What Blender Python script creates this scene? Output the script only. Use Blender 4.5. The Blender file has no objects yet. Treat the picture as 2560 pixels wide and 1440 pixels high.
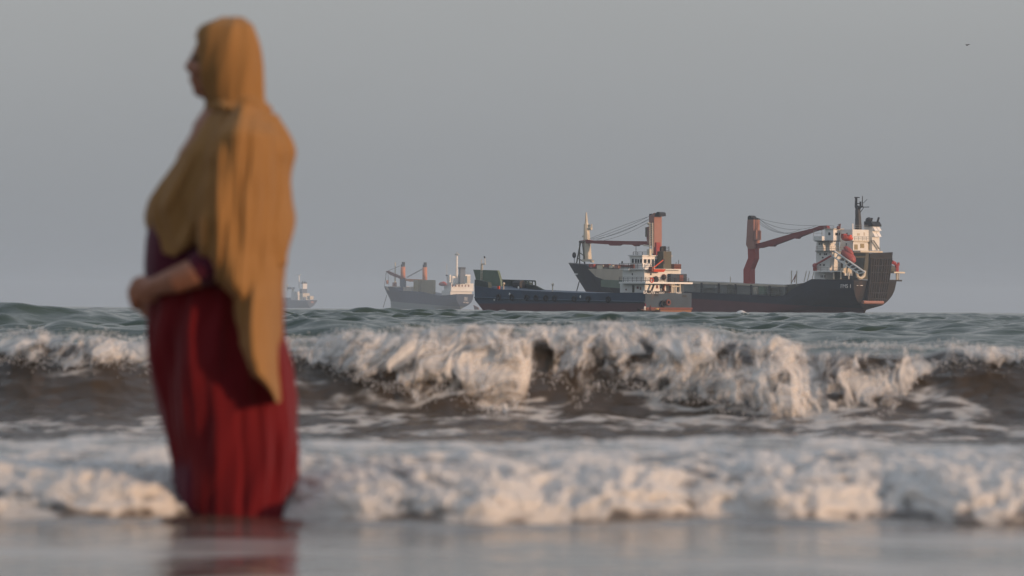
import bpy, bmesh, math, random
import numpy as np
from mathutils import Vector, Matrix
R = math.radians
random.seed(7)
SC = bpy.context.scene
COL = SC.collection

# ------------------------------------------------------------------ camera
CAMZ, FOC = 0.61, 200.0
FPX = FOC / 36.0 * 2560.0
PITCH, ROLL = math.atan(52.5 / FPX), math.atan(0.0066)
fv = Vector((0, math.cos(PITCH), math.sin(PITCH)))
up0 = Vector((0, -math.sin(PITCH), math.cos(PITCH)))
rv = (Vector((1, 0, 0)) * math.cos(ROLL) + up0 * math.sin(ROLL)).normalized()
uv = rv.cross(fv).normalized()
CAM = Vector((0, 0, CAMZ))
cd = bpy.data.cameras.new('camera')
cam = bpy.data.objects.new('camera', cd)
COL.objects.link(cam)
M = Matrix((rv, uv, -fv)).transposed().to_4x4()
M.translation = CAM
cam.matrix_world = M
cd.lens, cd.sensor_width = FOC, 36.0
cd.clip_start, cd.clip_end = 0.5, 30000
cd.dof.use_dof = True
cd.dof.focus_distance = 1500.0
cd.dof.aperture_fstop = 7.6
SC.camera = cam

# ------------------------------------------------------------------ world, sun, exposure
SUN_AZ, SUN_EL = 121.0, 10.0
w = bpy.data.worlds.new('World'); SC.world = w; w.use_nodes = True
nt = w.node_tree; bg = nt.nodes['Background']
sky = nt.nodes.new('ShaderNodeTexSky'); sky.sky_type = 'NISHITA'; sky.sun_disc = False
sky.sun_elevation = R(SUN_EL); sky.sun_rotation = R(SUN_AZ)
sky.air_density = 1.0; sky.dust_density = 3.0; sky.ozone_density = 1.5
hs = nt.nodes.new('ShaderNodeHueSaturation'); hs.inputs['Saturation'].default_value = 0.30
nt.links.new(sky.outputs[0], hs.inputs['Color'])
veil = nt.nodes.new('ShaderNodeMix'); veil.data_type = 'RGBA'
veil.inputs[0].default_value = 0.72            # a thick even veil of haze over the clear sky
nt.links.new(hs.outputs[0], veil.inputs[6])
gen = nt.nodes.new('ShaderNodeTexCoord'); sepw = nt.nodes.new('ShaderNodeSeparateXYZ'); nt.links.new(gen.outputs['Generated'], sepw.inputs[0])
elv = nt.nodes.new('ShaderNodeMapRange'); elv.inputs[1].default_value = 0.0; elv.inputs[2].default_value = 0.07; nt.links.new(sepw.outputs[2], elv.inputs[0])
vc = nt.nodes.new('ShaderNodeMix'); vc.data_type = 'RGBA'; nt.links.new(elv.outputs[0], vc.inputs[0])
vc.inputs[6].default_value = (3.06, 3.29, 3.62, 1); vc.inputs[7].default_value = (4.10, 4.18, 4.20, 1)
elh = nt.nodes.new('ShaderNodeMapRange'); elh.inputs[1].default_value = 0.07; elh.inputs[2].default_value = 0.65; nt.links.new(sepw.outputs[2], elh.inputs[0])
vh = nt.nodes.new('ShaderNodeMix'); vh.data_type = 'RGBA'; nt.links.new(elh.outputs[0], vh.inputs[0])
nt.links.new(vc.outputs[2], vh.inputs[6]); vh.inputs[7].default_value = (5.3, 6.1, 7.4, 1)
cl_ = nt.nodes.new('ShaderNodeTexNoise'); cl_.inputs['Scale'].default_value = 9; cl_.inputs['Detail'].default_value = 3
cm_ = nt.nodes.new('ShaderNodeMapping'); cm_.inputs['Scale'].default_value = (1, 1, 3); nt.links.new(gen.outputs['Generated'], cm_.inputs[0]); nt.links.new(cm_.outputs[0], cl_.inputs['Vector'])
cr_ = nt.nodes.new('ShaderNodeMapRange'); cr_.inputs[3].default_value = .94; cr_.inputs[4].default_value = 1.06; nt.links.new(cl_.outputs['Fac'], cr_.inputs[0])
cv_ = nt.nodes.new('ShaderNodeVectorMath'); cv_.operation = 'SCALE'; nt.links.new(vh.outputs[2], cv_.inputs[0]); nt.links.new(cr_.outputs[0], cv_.inputs['Scale'])
nt.links.new(cv_.outputs[0], veil.inputs[7])
nt.links.new(veil.outputs[2], bg.inputs[0])
bg.inputs[1].default_value = 0.11
sd = bpy.data.lights.new('sun', 'SUN'); sun = bpy.data.objects.new('sun', sd); COL.objects.link(sun)
sd.energy = 3.3; sd.angle = R(2.0); sd.color = (1.0, 0.62, 0.37)
sdir = Vector((math.sin(R(SUN_AZ)) * math.cos(R(SUN_EL)), math.cos(R(SUN_AZ)) * math.cos(R(SUN_EL)), math.sin(R(SUN_EL))))
sun.rotation_euler = sdir.to_track_quat('Z', 'Y').to_euler()
sun.location = (60, -60, 60)
vs = SC.view_settings
vs.view_transform = 'Standard'; vs.look = 'None'; vs.exposure = 0.0; vs.gamma = 1.0
cy = SC.cycles
cy.use_denoising = True
cy.max_bounces = 6; cy.diffuse_bounces = 3; cy.glossy_bounces = 3; cy.transmission_bounces = 4
cy.volume_bounces = 1; cy.transparent_max_bounces = 10
cy.caustics_reflective = False; cy.caustics_refractive = False

# ------------------------------------------------------------------ pixel <-> space
def ray(px, py):
    return fv + rv * ((px - 1280.0) / FPX) + uv * ((720.0 - py) / FPX)
def at_y(px, py, Y):
    d = ray(px, py); return CAM + d * (Y / d.y)
def at_z(px, py, Z):
    d = ray(px, py); return CAM + d * ((Z - CAMZ) / d.z)

# ------------------------------------------------------------------ noise (numpy)
_rng = np.random.default_rng(3)
_P = np.tile(_rng.permutation(512), 3)
_G = np.stack([np.cos(np.linspace(0, 2 * np.pi, 64, endpoint=False)), np.sin(np.linspace(0, 2 * np.pi, 64, endpoint=False))], 1)
def pn(x, y, seed=0):
    x = np.asarray(x, float); y = np.asarray(y, float)
    x, y = np.broadcast_arrays(x + seed * 17.31, y + seed * 5.77)
    xi = np.floor(x).astype(int); yi = np.floor(y).astype(int)
    xf = x - xi; yf = y - yi
    u = xf * xf * xf * (xf * (xf * 6 - 15) + 10); v = yf * yf * yf * (yf * (yf * 6 - 15) + 10)
    def g(ix, iy, dx, dy):
        h = _P[_P[(ix + seed * 31) & 511] + (iy & 511)] & 63
        return _G[h, 0] * dx + _G[h, 1] * dy
    a = g(xi, yi, xf, yf); b = g(xi + 1, yi, xf - 1, yf)
    c = g(xi, yi + 1, xf, yf - 1); d = g(xi + 1, yi + 1, xf - 1, yf - 1)
    return (a + (b - a) * u + ((c + (d - c) * u) - (a + (b - a) * u)) * v) * 1.5
def fbm(x, y, o=4, seed=0, gain=.5, billow=False):
    s = 0; a = 1; t = 0
    for i in range(o):
        n = pn(x * 2 ** i, y * 2 ** i, seed + i * 3)
        s = s + a * (np.abs(n) * 2 - .55 if billow else n); t += a; a *= gain
    return s / t
def ss(a, b, x):
    t = np.clip((x - a) / (b - a), 0, 1); return t * t * (3 - 2 * t)
def tr(pts):
    xs, ys = zip(*pts); return lambda x: np.interp(x, xs, ys)

# ------------------------------------------------------------------ object helpers
def tag(o, label=None, cat=None, group=None, kind=None):
    if label: o['label'] = label
    if cat: o['category'] = cat
    if group: o['group'] = group
    if kind: o['kind'] = kind
    return o
def empty(name, loc=(0, 0, 0), rz=0.0):
    o = bpy.data.objects.new(name, None); o.location = loc; o.rotation_euler = (0, 0, rz); COL.objects.link(o); return o
class MB:
    def __init__(s): s.v = []; s.f = []
    def add(s, vs_, fs_):
        n = len(s.v); s.v += [tuple(p) for p in vs_]; s.f += [tuple(i + n for i in q) for q in fs_]; return s
    def box(s, x0, x1, y0, y1, z0, z1):
        return s.add([(x0, y0, z0), (x1, y0, z0), (x1, y1, z0), (x0, y1, z0), (x0, y0, z1), (x1, y0, z1), (x1, y1, z1), (x0, y1, z1)],
                     [(0, 3, 2, 1), (4, 5, 6, 7), (0, 1, 5, 4), (1, 2, 6, 5), (2, 3, 7, 6), (3, 0, 4, 7)])
    def prism(s, poly, y0, y1):            # polygon in x-z, pushed along y
        n = len(poly)
        vs_ = [(x, y0, z) for x, z in poly] + [(x, y1, z) for x, z in poly]
        return s.add(vs_, [tuple(range(n)), tuple(range(2 * n - 1, n - 1, -1))] + [(i, i + n, (i + 1) % n + n, (i + 1) % n) for i in range(n)])
    def tube(s, p0, p1, r0, r1=None, n=6):
        p0 = Vector(p0); p1 = Vector(p1); r1 = r0 if r1 is None else r1
        d = (p1 - p0).normalized(); a = d.orthogonal().normalized(); b = d.cross(a)
        vs_ = []
        for p, r in ((p0, r0), (p1, r1)):
            vs_ += [p + (a * math.cos(2 * math.pi * k / n) + b * math.sin(2 * math.pi * k / n)) * r for k in range(n)]
        return s.add(vs_, [(k, (k + 1) % n, (k + 1) % n + n, k + n) for k in range(n)] + [tuple(range(n - 1, -1, -1)), tuple(range(n, 2 * n))])
    def path(s, pts, r, n=6):
        for a, b in zip(pts, pts[1:]): s.tube(a, b, r, r, n)
        return s
    def ball(s, c, rx, ry=None, rz=None, n=12, m=8, rot=None):
        ry = rx if ry is None else ry; rz = rx if rz is None else rz
        vs_ = [Vector((0, 0, rz))]
        for i in range(1, m):
            t = math.pi * i / m
            vs_ += [Vector((rx * math.sin(t) * math.cos(2 * math.pi * k / n), ry * math.sin(t) * math.sin(2 * math.pi * k / n), rz * math.cos(t))) for k in range(n)]
        vs_.append(Vector((0, 0, -rz)))
        fs_ = [(0, 1 + k, 1 + (k + 1) % n) for k in range(n)]
        for i in range(m - 2):
            o = 1 + i * n
            fs_ += [(o + k, o + n + k, o + n + (k + 1) % n, o + (k + 1) % n) for k in range(n)]
        o = 1 + (m - 2) * n; L = len(vs_) - 1
        fs_ += [(o + (k + 1) % n, o + k, L) for k in range(n)]
        c = Vector(c)
        return s.add([(rot @ p if rot else p) + c for p in vs_], fs_)
    def ring(s, c, R0, r, axis='y', n=16, m=6):
        vs_ = []; fs_ = []
        for i in range(n):
            a = 2 * math.pi * i / n
            for k in range(m):
                b = 2 * math.pi * k / m; q = R0 + r * math.cos(b)
                p = (q * math.cos(a), r * math.sin(b), q * math.sin(a)) if axis == 'y' else (r * math.sin(b), q * math.cos(a), q * math.sin(a))
                vs_.append(Vector(p) + Vector(c))
        for i in range(n):
            for k in range(m):
                fs_.append((i * m + k, i * m + (k + 1) % m, ((i + 1) % n) * m + (k + 1) % m, ((i + 1) % n) * m + k))
        return s.add(vs_, fs_)
    def rail(s, pts, h, step, r=.05, rows=2):
        for a, b in zip(pts, pts[1:]):
            a = Vector(a); b = Vector(b); n = max(1, int((b - a).length / step))
            for k in range(n + 1):
                p = a.lerp(b, k / n); s.tube(p, p + Vector((0, 0, h)), r, r, 4)
            for q in range(1, rows + 1):
                z = Vector((0, 0, h * q / rows)); s.tube(a + z, b + z, r, r, 4)
        return s
    def build(s, name, mat, parent=None, smooth=False):
        me = bpy.data.meshes.new(name); me.from_pydata(s.v, [], s.f); me.update()
        o = bpy.data.objects.new(name, me); COL.objects.link(o)
        if mat: me.materials.append(mat)
        if parent: o.parent = parent
        if smooth: me.polygons.foreach_set('use_smooth', [True] * len(me.polygons))
        return o
def grid_mesh(name, P, mat, attr=None, keep=None, smooth=True):
    """P: (rows, cols, 3) array of points; attr: dict of per-point floats; keep: (rows-1, cols-1) mask of faces."""
    r, c = P.shape[:2]
    idx = np.arange(r * c).reshape(r, c)
    q = np.stack([idx[:-1, :-1], idx[:-1, 1:], idx[1:, 1:], idx[1:, :-1]], -1)
    q = q[keep] if keep is not None else q.reshape(-1, 4)
    me = bpy.data.meshes.new(name)
    me.vertices.add(r * c); me.vertices.foreach_set('co', P.reshape(-1).astype(np.float32))
    me.loops.add(q.size); me.loops.foreach_set('vertex_index', q.reshape(-1).astype(np.int32))
    me.polygons.add(len(q)); me.polygons.foreach_set('loop_start', np.arange(0, q.size, 4, dtype=np.int32))
    me.update(calc_edges=True)
    if smooth: me.polygons.foreach_set('use_smooth', np.ones(len(q), bool))
    for k, a in (attr or {}).items():
        at = me.attributes.new(k, 'FLOAT', 'POINT'); at.data.foreach_set('value', np.clip(a, 0, 1).reshape(-1).astype(np.float32))
    me.validate()
    o = bpy.data.objects.new(name, me); COL.objects.link(o); me.materials.append(mat)
    return o

# ------------------------------------------------------------------ materials
def node_mat(name):
    m = bpy.data.materials.new(name); m.use_nodes = True
    t = m.node_tree; b = t.nodes['Principled BSDF']; return m, t, b
def paint(name, c, rough=.55, var=.12, scale=1.2, rust=0.0, rustc=(.16, .06, .03), metal=0.0, streak=True):
    """weathered paint: slow colour drift, and rust in streaks that run down"""
    m, t, b = node_mat(name)
    tc = t.nodes.new('ShaderNodeTexCoord')
    n = t.nodes.new('ShaderNodeTexNoise'); n.inputs['Scale'].default_value = scale; n.inputs['Detail'].default_value = 5
    t.links.new(tc.outputs['Object'], n.inputs['Vector'])
    mx = t.nodes.new('ShaderNodeMix'); mx.data_type = 'RGBA'
    mx.inputs[6].default_value = tuple(max(0, k * (1 - var)) for k in c) + (1,)
    mx.inputs[7].default_value = tuple(min(1, k * (1 + var)) for k in c) + (1,)
    t.links.new(n.outputs['Fac'], mx.inputs[0])
    out = mx.outputs[2]
    if rust > 0:
        mp = t.nodes.new('ShaderNodeMapping'); mp.inputs['Scale'].default_value = (1.1, 1.1, .28 if streak else 1.1)
        t.links.new(tc.outputs['Object'], mp.inputs[0])
        n2 = t.nodes.new('ShaderNodeTexNoise'); n2.inputs['Scale'].default_value = scale * .9; n2.inputs['Detail'].default_value = 8; n2.inputs['Roughness'].default_value = .65
        t.links.new(mp.outputs[0], n2.inputs['Vector'])
        rp = t.nodes.new('ShaderNodeMapRange'); rp.inputs[1].default_value = .68 - .3 * rust; rp.inputs[2].default_value = .82 - .25 * rust
        t.links.new(n2.outputs['Fac'], rp.inputs[0])
        m2 = t.nodes.new('ShaderNodeMix'); m2.data_type = 'RGBA'; m2.inputs[7].default_value = rustc + (1,)
        t.links.new(rp.outputs[0], m2.inputs[0]); t.links.new(out, m2.inputs[6]); out = m2.outputs[2]
    t.links.new(out, b.inputs['Base Color'])
    b.inputs['Roughness'].default_value = rough; b.inputs['Metallic'].default_value = metal
    b.inputs['Specular IOR Level'].default_value = .3
    return m
def hull_paint(name, top, low, a, bx, rust=.25, rustc=(.14, .06, .035), fade=.35):
    """topside paint above the sloping line z = a + bx * x, antifouling below it"""
    m = paint(name, top, .55, .42, .35, rust + .10, rustc)
    t = m.node_tree; b = t.nodes['Principled BSDF']
    src = b.inputs['Base Color'].links[0].from_socket
    tc = t.nodes.new('ShaderNodeTexCoord'); sp = t.nodes.new('ShaderNodeSeparateXYZ'); t.links.new(tc.outputs['Object'], sp.inputs[0])
    k = t.nodes.new('ShaderNodeMath'); k.operation = 'MULTIPLY_ADD'; k.inputs[1].default_value = -bx
    t.links.new(sp.outputs[0], k.inputs[0]); t.links.new(sp.outputs[2], k.inputs[2])
    n = t.nodes.new('ShaderNodeTexNoise'); n.inputs['Scale'].default_value = .5; n.inputs['Detail'].default_value = 6
    t.links.new(tc.outputs['Object'], n.inputs['Vector'])
    r = t.nodes.new('ShaderNodeMapRange'); r.inputs[1].default_value = a - fade; r.inputs[2].default_value = a + fade
    k2 = t.nodes.new('ShaderNodeMath'); k2.operation = 'MULTIPLY_ADD'; k2.inputs[1].default_value = 1.2 * fade
    t.links.new(n.outputs['Fac'], k2.inputs[0]); t.links.new(k.outputs[0], k2.inputs[2])
    t.links.new(k2.outputs[0], r.inputs[0])
    lm = t.nodes.new('ShaderNodeMix'); lm.data_type = 'RGBA'
    lm.inputs[6].default_value = tuple(q * .75 for q in low) + (1,); lm.inputs[7].default_value = tuple(q * 1.25 for q in low) + (1,)
    t.links.new(n.outputs['Fac'], lm.inputs[0])
    mx = t.nodes.new('ShaderNodeMix'); mx.data_type = 'RGBA'
    t.links.new(r.outputs[0], mx.inputs[0]); t.links.new(lm.outputs[2], mx.inputs[6]); t.links.new(src, mx.inputs[7])
    t.links.new(mx.outputs[2], b.inputs['Base Color'])
    return m
def cloth(name, c, c2, scale=(30, 30, 4), transl=.25, thin=0.0):
    m, t, b = node_mat(name)
    tc = t.nodes.new('ShaderNodeTexCoord'); mp = t.nodes.new('ShaderNodeMapping'); mp.inputs['Scale'].default_value = scale
    t.links.new(tc.outputs['Object'], mp.inputs[0])
    n = t.nodes.new('ShaderNodeTexNoise'); n.inputs['Scale'].default_value = 1; n.inputs['Detail'].default_value = 4
    t.links.new(mp.outputs[0], n.inputs['Vector'])
    mx = t.nodes.new('ShaderNodeMix'); mx.data_type = 'RGBA'; mx.inputs[6].default_value = c + (1,); mx.inputs[7].default_value = c2 + (1,)
    t.links.new(n.outputs['Fac'], mx.inputs[0]); t.links.new(mx.outputs[2], b.inputs['Base Color'])
    b.inputs['Roughness'].default_value = .85; b.inputs['Specular IOR Level'].default_value = .15
    if 'Sheen Weight' in b.inputs: b.inputs['Sheen Weight'].default_value = .15
    bp = t.nodes.new('ShaderNodeBump'); bp.inputs['Strength'].default_value = .3; bp.inputs['Distance'].default_value = .004
    t.links.new(n.outputs['Fac'], bp.inputs['Height']); t.links.new(bp.outputs[0], b.inputs['Normal'])
    out = t.nodes['Material Output']; cur = b.outputs[0]
    if transl:
        tl = t.nodes.new('ShaderNodeBsdfTranslucent'); t.links.new(mx.outputs[2], tl.inputs[0])
        a = t.nodes.new('ShaderNodeMixShader'); a.inputs[0].default_value = transl
        t.links.new(cur, a.inputs[1]); t.links.new(tl.outputs[0], a.inputs[2]); cur = a.outputs[0]
    if thin:
        tp = t.nodes.new('ShaderNodeBsdfTransparent'); a = t.nodes.new('ShaderNodeMixShader'); a.inputs[0].default_value = thin
        t.links.new(cur, a.inputs[1]); t.links.new(tp.outputs[0], a.inputs[2]); cur = a.outputs[0]
    t.links.new(cur, out.inputs['Surface'])
    return m
def sea_material(name):
    """silty inshore water, greener with distance from the beach; white foam where the point attribute says so"""
    m, t, b = node_mat(name)
    tc = t.nodes.new('ShaderNodeTexCoord'); sp = t.nodes.new('ShaderNodeSeparateXYZ'); t.links.new(tc.outputs['Object'], sp.inputs[0])
    mr = t.nodes.new('ShaderNodeMapRange'); mr.inputs[1].default_value = 36; mr.inputs[2].default_value = 75; t.links.new(sp.outputs[1], mr.inputs[0])
    mx = t.nodes.new('ShaderNodeMix'); mx.data_type = 'RGBA'
    mx.inputs[6].default_value = (.060, .046, .034, 1); mx.inputs[7].default_value = (.036, .056, .042, 1)
    t.links.new(mr.outputs[0], mx.inputs[0])
    n = t.nodes.new('ShaderNodeTexNoise'); n.inputs['Scale'].default_value = 7; n.inputs['Detail'].default_value = 5
    mp = t.nodes.new('ShaderNodeMapping'); mp.inputs['Scale'].default_value = (.6, 1.2, 1); t.links.new(tc.outputs['Object'], mp.inputs[0]); t.links.new(mp.outputs[0], n.inputs['Vector'])
    bp = t.nodes.new('ShaderNodeBump'); bp.inputs['Strength'].default_value = .6; bp.inputs['Distance'].default_value = .03
    t.links.new(n.outputs['Fac'], bp.inputs['Height']); t.links.new(bp.outputs[0], b.inputs['Normal'])
    bs_ = t.nodes.new('ShaderNodeMapRange'); bs_.inputs[1].default_value = 16; bs_.inputs[2].default_value = 24; bs_.inputs[3].default_value = .28; bs_.inputs[4].default_value = .6
    t.links.new(sp.outputs[1], bs_.inputs[0]); t.links.new(bs_.outputs[0], bp.inputs['Strength'])
    t.links.new(mx.outputs[2], b.inputs['Base Color'])
    b.inputs['Roughness'].default_value = .09; b.inputs['IOR'].default_value = 1.333
    # past the surf each patch of sea holds more ripples than the mesh: their mutual hiding cuts the grazing reflection
    sl_ = t.nodes.new('ShaderNodeMapRange'); sl_.inputs[1].default_value = 21; sl_.inputs[2].default_value = 30; sl_.inputs[3].default_value = .5; sl_.inputs[4].default_value = .16
    t.links.new(sp.outputs[1], sl_.inputs[0]); t.links.new(sl_.outputs[0], b.inputs['Specular IOR Level'])
    at = t.nodes.new('ShaderNodeAttribute'); at.attribute_name = 'foam'
    fm = foam_group(t)
    ms = t.nodes.new('ShaderNodeMixShader')
    t.links.new(at.outputs['Fac'], ms.inputs[0]); t.links.new(b.outputs[0], ms.inputs[1]); t.links.new(fm, ms.inputs[2])
    t.links.new(ms.outputs[0], t.nodes['Material Output'].inputs['Surface'])
    return m
def foam_group(t):
    d = t.nodes.new('ShaderNodeBsdfPrincipled'); d.inputs['Base Color'].default_value = (.60, .57, .525, 1); d.inputs['Roughness'].default_value = .8
    d.inputs['Specular IOR Level'].default_value = .2
    d.inputs['Subsurface Weight'].default_value = 1.0; d.inputs['Subsurface Radius'].default_value = (1, .9, .8); d.inputs['Subsurface Scale'].default_value = .05
    tl = t.nodes.new('ShaderNodeBsdfTranslucent'); tl.inputs[0].default_value = (.62, .57, .49, 1)
    a = t.nodes.new('ShaderNodeMixShader'); a.inputs[0].default_value = .15
    n = t.nodes.new('ShaderNodeTexNoise'); n.inputs['Scale'].default_value = 60; n.inputs['Detail'].default_value = 4
    tc = t.nodes.new('ShaderNodeTexCoord'); t.links.new(tc.outputs['Object'], n.inputs['Vector'])
    bp = t.nodes.new('ShaderNodeBump'); bp.inputs['Strength'].default_value = .5; bp.inputs['Distance'].default_value = .01
    t.links.new(n.outputs['Fac'], bp.inputs['Height']); t.links.new(bp.outputs[0], d.inputs['Normal'])
    t.links.new(d.outputs[0], a.inputs[1]); t.links.new(tl.outputs[0], a.inputs[2])
    return a.outputs[0]
M_SEA = sea_material('silty_sea_water')
def airy_foam(name):
    m, t, b = node_mat(name)
    at = t.nodes.new('ShaderNodeAttribute'); at.attribute_name = 'foam'
    tp = t.nodes.new('ShaderNodeBsdfTransparent'); ms = t.nodes.new('ShaderNodeMixShader')
    t.links.new(at.outputs['Fac'], ms.inputs[0]); t.links.new(tp.outputs[0], ms.inputs[1]); t.links.new(foam_group(t), ms.inputs[2])
    t.links.new(ms.outputs[0], t.nodes['Material Output'].inputs['Surface']); t.nodes.remove(b)
    return m
M_FOAM = airy_foam('airy_foam')
WHITE = (.66, .66, .63)
M = dict(
    white=paint('white_ship_paint', WHITE, .5, .08, .5, .28, (.30, .17, .09)),
    cleanwhite=paint('clean_white_paint', (.74, .73, .70), .5, .06, .8, .08, (.3, .18, .1)),
    cream=paint('cream_paint', (.55, .50, .40), .55, .12, .5, .3, (.24, .13, .07)),
    beige=paint('beige_deck_paint', (.46, .40, .32), .6, .18, .4, .35, (.16, .10, .06)),
    grey=paint('grey_deck_paint', (.20, .205, .19), .6, .25, .5, .3, (.12, .08, .05)),
    olive=paint('olive_steel_and_recess_shade', (.085, .085, .065), .6, .3, .5, .4, (.11, .07, .04)),  # dark olive steel; on the recess wall it also stands in for shade
    dark=paint('dark_steel', (.028, .028, .030), .6, .25, .8, .1),
    black=paint('black_paint', (.014, .015, .018), .5, .3, .8),
    glass=paint('dark_window_glass', (.03, .035, .04), .15, .1, 1),
    red=paint('red_crane_paint', (.30, .042, .035), .5, .18, .5, .2, (.16, .045, .03)),
    pink=paint('faded_red_paint', (.30, .15, .118), .6, .18, .5, .25, (.24, .09, .06)),
    jib=paint('dark_red_jib_paint', (.19, .032, .03), .5, .2, .5, .1),
    orange=paint('orange_boat_paint', (.60, .075, .03), .5, .1, .6),
    lifeboat=paint('faded_orange_red_gelcoat', (.30, .062, .050), .45, .15, .6, .05),
    ramp=paint('rusty_ramp_steel', (.011, .010, .009), .7, .3, .6, .3, (.030, .018, .012)),
    transom=paint('rusty_dark_transom', (.019, .017, .016), .7, .3, .4, .45, (.052, .030, .020)),
    rustred=paint('rusty_red_steel', (.17, .06, .045), .7, .3, .6, .2),
    green=paint('dull_green_paint', (.12, .165, .12), .6, .2, .4, .25, (.12, .08, .045)),
    darkgreen=paint('dark_green_paint', (.026, .045, .038), .6, .25, .5, .2, (.07, .045, .03)),
    blue=paint('blue_container_paint', (.035, .058, .085), .5, .2, .6, .1),
    bluehull=hull_paint('blue_barge_hull', (.026, .050, .085), (.085, .028, .032), 2.2, .006, .22, (.06, .05, .045), .25),
    bluestern=hull_paint('worn_blue_barge_stern', (.030, .054, .082), (.22, .10, .055), .85, 0, .3, (.09, .07, .055), .15),
    tan=paint('tan_hatch_cover', (.27, .22, .12), .6, .1, .2, .15, (.18, .12, .07)),
    crane_orange=paint('orange_crane_paint', (.50, .19, .085), .6, .12, .5, .15, (.32, .12, .06)),
    bluegrey=paint('blue_grey_pedestal', (.10, .12, .15), .6, .15, .3),
    wire=paint('steel_wire', (.03, .028, .028), .5, .1, 1),
    tyre=paint('black_rubber', (.012, .012, .012), .8, .1, 2),
    yellow=paint('yellow_paint', (.55, .33, .10), .5, .1, 1),
    wood=paint('dark_boat_wood', (.035, .028, .025), .6, .2, 2),
    skin=paint('brown_skin', (.30, .145, .090), .5, .1, 20),
    letters=paint('white_lettering', (.75, .74, .72), .5, .04, 1),
)

# ------------------------------------------------------------------ the sea
PXM = 1.0 / FPX
top_px = tr([(-400, 840), (0, 838), (60, 828), (110, 828), (140, 842), (200, 836), (260, 832), (330, 850), (420, 852), (600, 850), (740, 848), (800, 848), (860, 830), (900, 826), (950, 832), (1010, 820),
             (1100, 818), (1300, 816), (1420, 819), (1540, 808), (1585, 810), (1630, 826), (1720, 822), (1800, 830), (1870, 838), (1930, 842), (1970, 850), (2010, 868), (2110, 862), (2220, 866),
             (2310, 872), (2370, 858), (2450, 867), (2560, 876), (2960, 880)])
low_px = tr([(-400, 890), (0, 892), (80, 890), (160, 900), (260, 895), (370, 908), (500, 905), (740, 884), (800, 897), (850, 922), (900, 942), (955, 958), (1000, 955), (1060, 1000), (1105, 965), (1150, 978), (1200, 1015),
             (1250, 1030), (1295, 1062), (1312, 1050), (1328, 925), (1365, 935), (1385, 950), (1400, 930), (1425, 960), (1450, 1005), (1490, 955), (1550, 955), (1600, 958), (1640, 980), (1680, 992), (1720, 985),
             (1760, 990), (1800, 1012), (1850, 1005), (1890, 1040), (1910, 1085), (1935, 1050), (1960, 1085), (1975, 1045), (2050, 1062), (2100, 1045), (2160, 1048), (2230, 1022), (2255, 965), (2290, 932),
             (2340, 906), (2400, 898), (2500, 890), (2560, 884), (2960, 880)])
YC0 = 38.0
def px_of(x, y): return 1280.0 + x / y * FPX
def hor(px): return 763.8 + 0.0066 * px            # image row of the horizon
def crest_y(x): return YC0 + .22 * np.sin(x * 1.1 + .6) + .12 * np.sin(x * 2.7)
def crest_z(x):
    px = px_of(x, YC0); return CAMZ - (top_px(px) + 7 - hor(px)) * YC0 * PXM
edge_px = tr([(-600, 1308), (0, 1306), (120, 1310), (270, 1313), (370, 1305), (420, 1300), (560, 1294), (680, 1295), (760, 1303), (820, 1310), (820, 1314), (1000, 1314), (1150, 1323), (1270, 1323), (1400, 1314), (1600, 1318), (1690, 1309), (1900, 1304),
              (1960, 1318), (2100, 1309), (2250, 1300), (2400, 1318), (2560, 1314), (3200, 1314)])
_ex = np.arange(-900, 3600, 6.0); _ee = np.convolve(np.pad(edge_px(_ex), 30, 'edge'), np.hanning(61) / np.hanning(61).sum(), 'valid')
edge_px = lambda px: np.interp(px, _ex, 1311 + (_ee - 1311) * .75)
def edge_y(x):
    px = px_of(x, 16.4); return CAMZ * FPX / (edge_px(px) - hor(px)) + .012 * pn(x * 6, x * 0, 5)
def mat_h(s):       # height of the foam mat behind its leading edge
    return np.interp(s, [-.3, 0, .06, .2, .45, .8, 1.8, 3.2, 4.2, 5.5], [0, 0, .045, .09, .130, .146, .162, .158, .03, -.02])
wr = np.random.default_rng(11)
WAVES = []
for i in range(64):
    L = 24.0 * (0.62 / 24.0) ** (i / 63.0) * wr.uniform(.9, 1.1)
    th = wr.normal(0, .42 if L > 5 else .75)
    WAVES.append((L, math.sin(th), -math.cos(th), wr.uniform(0, 2 * math.pi)))
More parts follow.
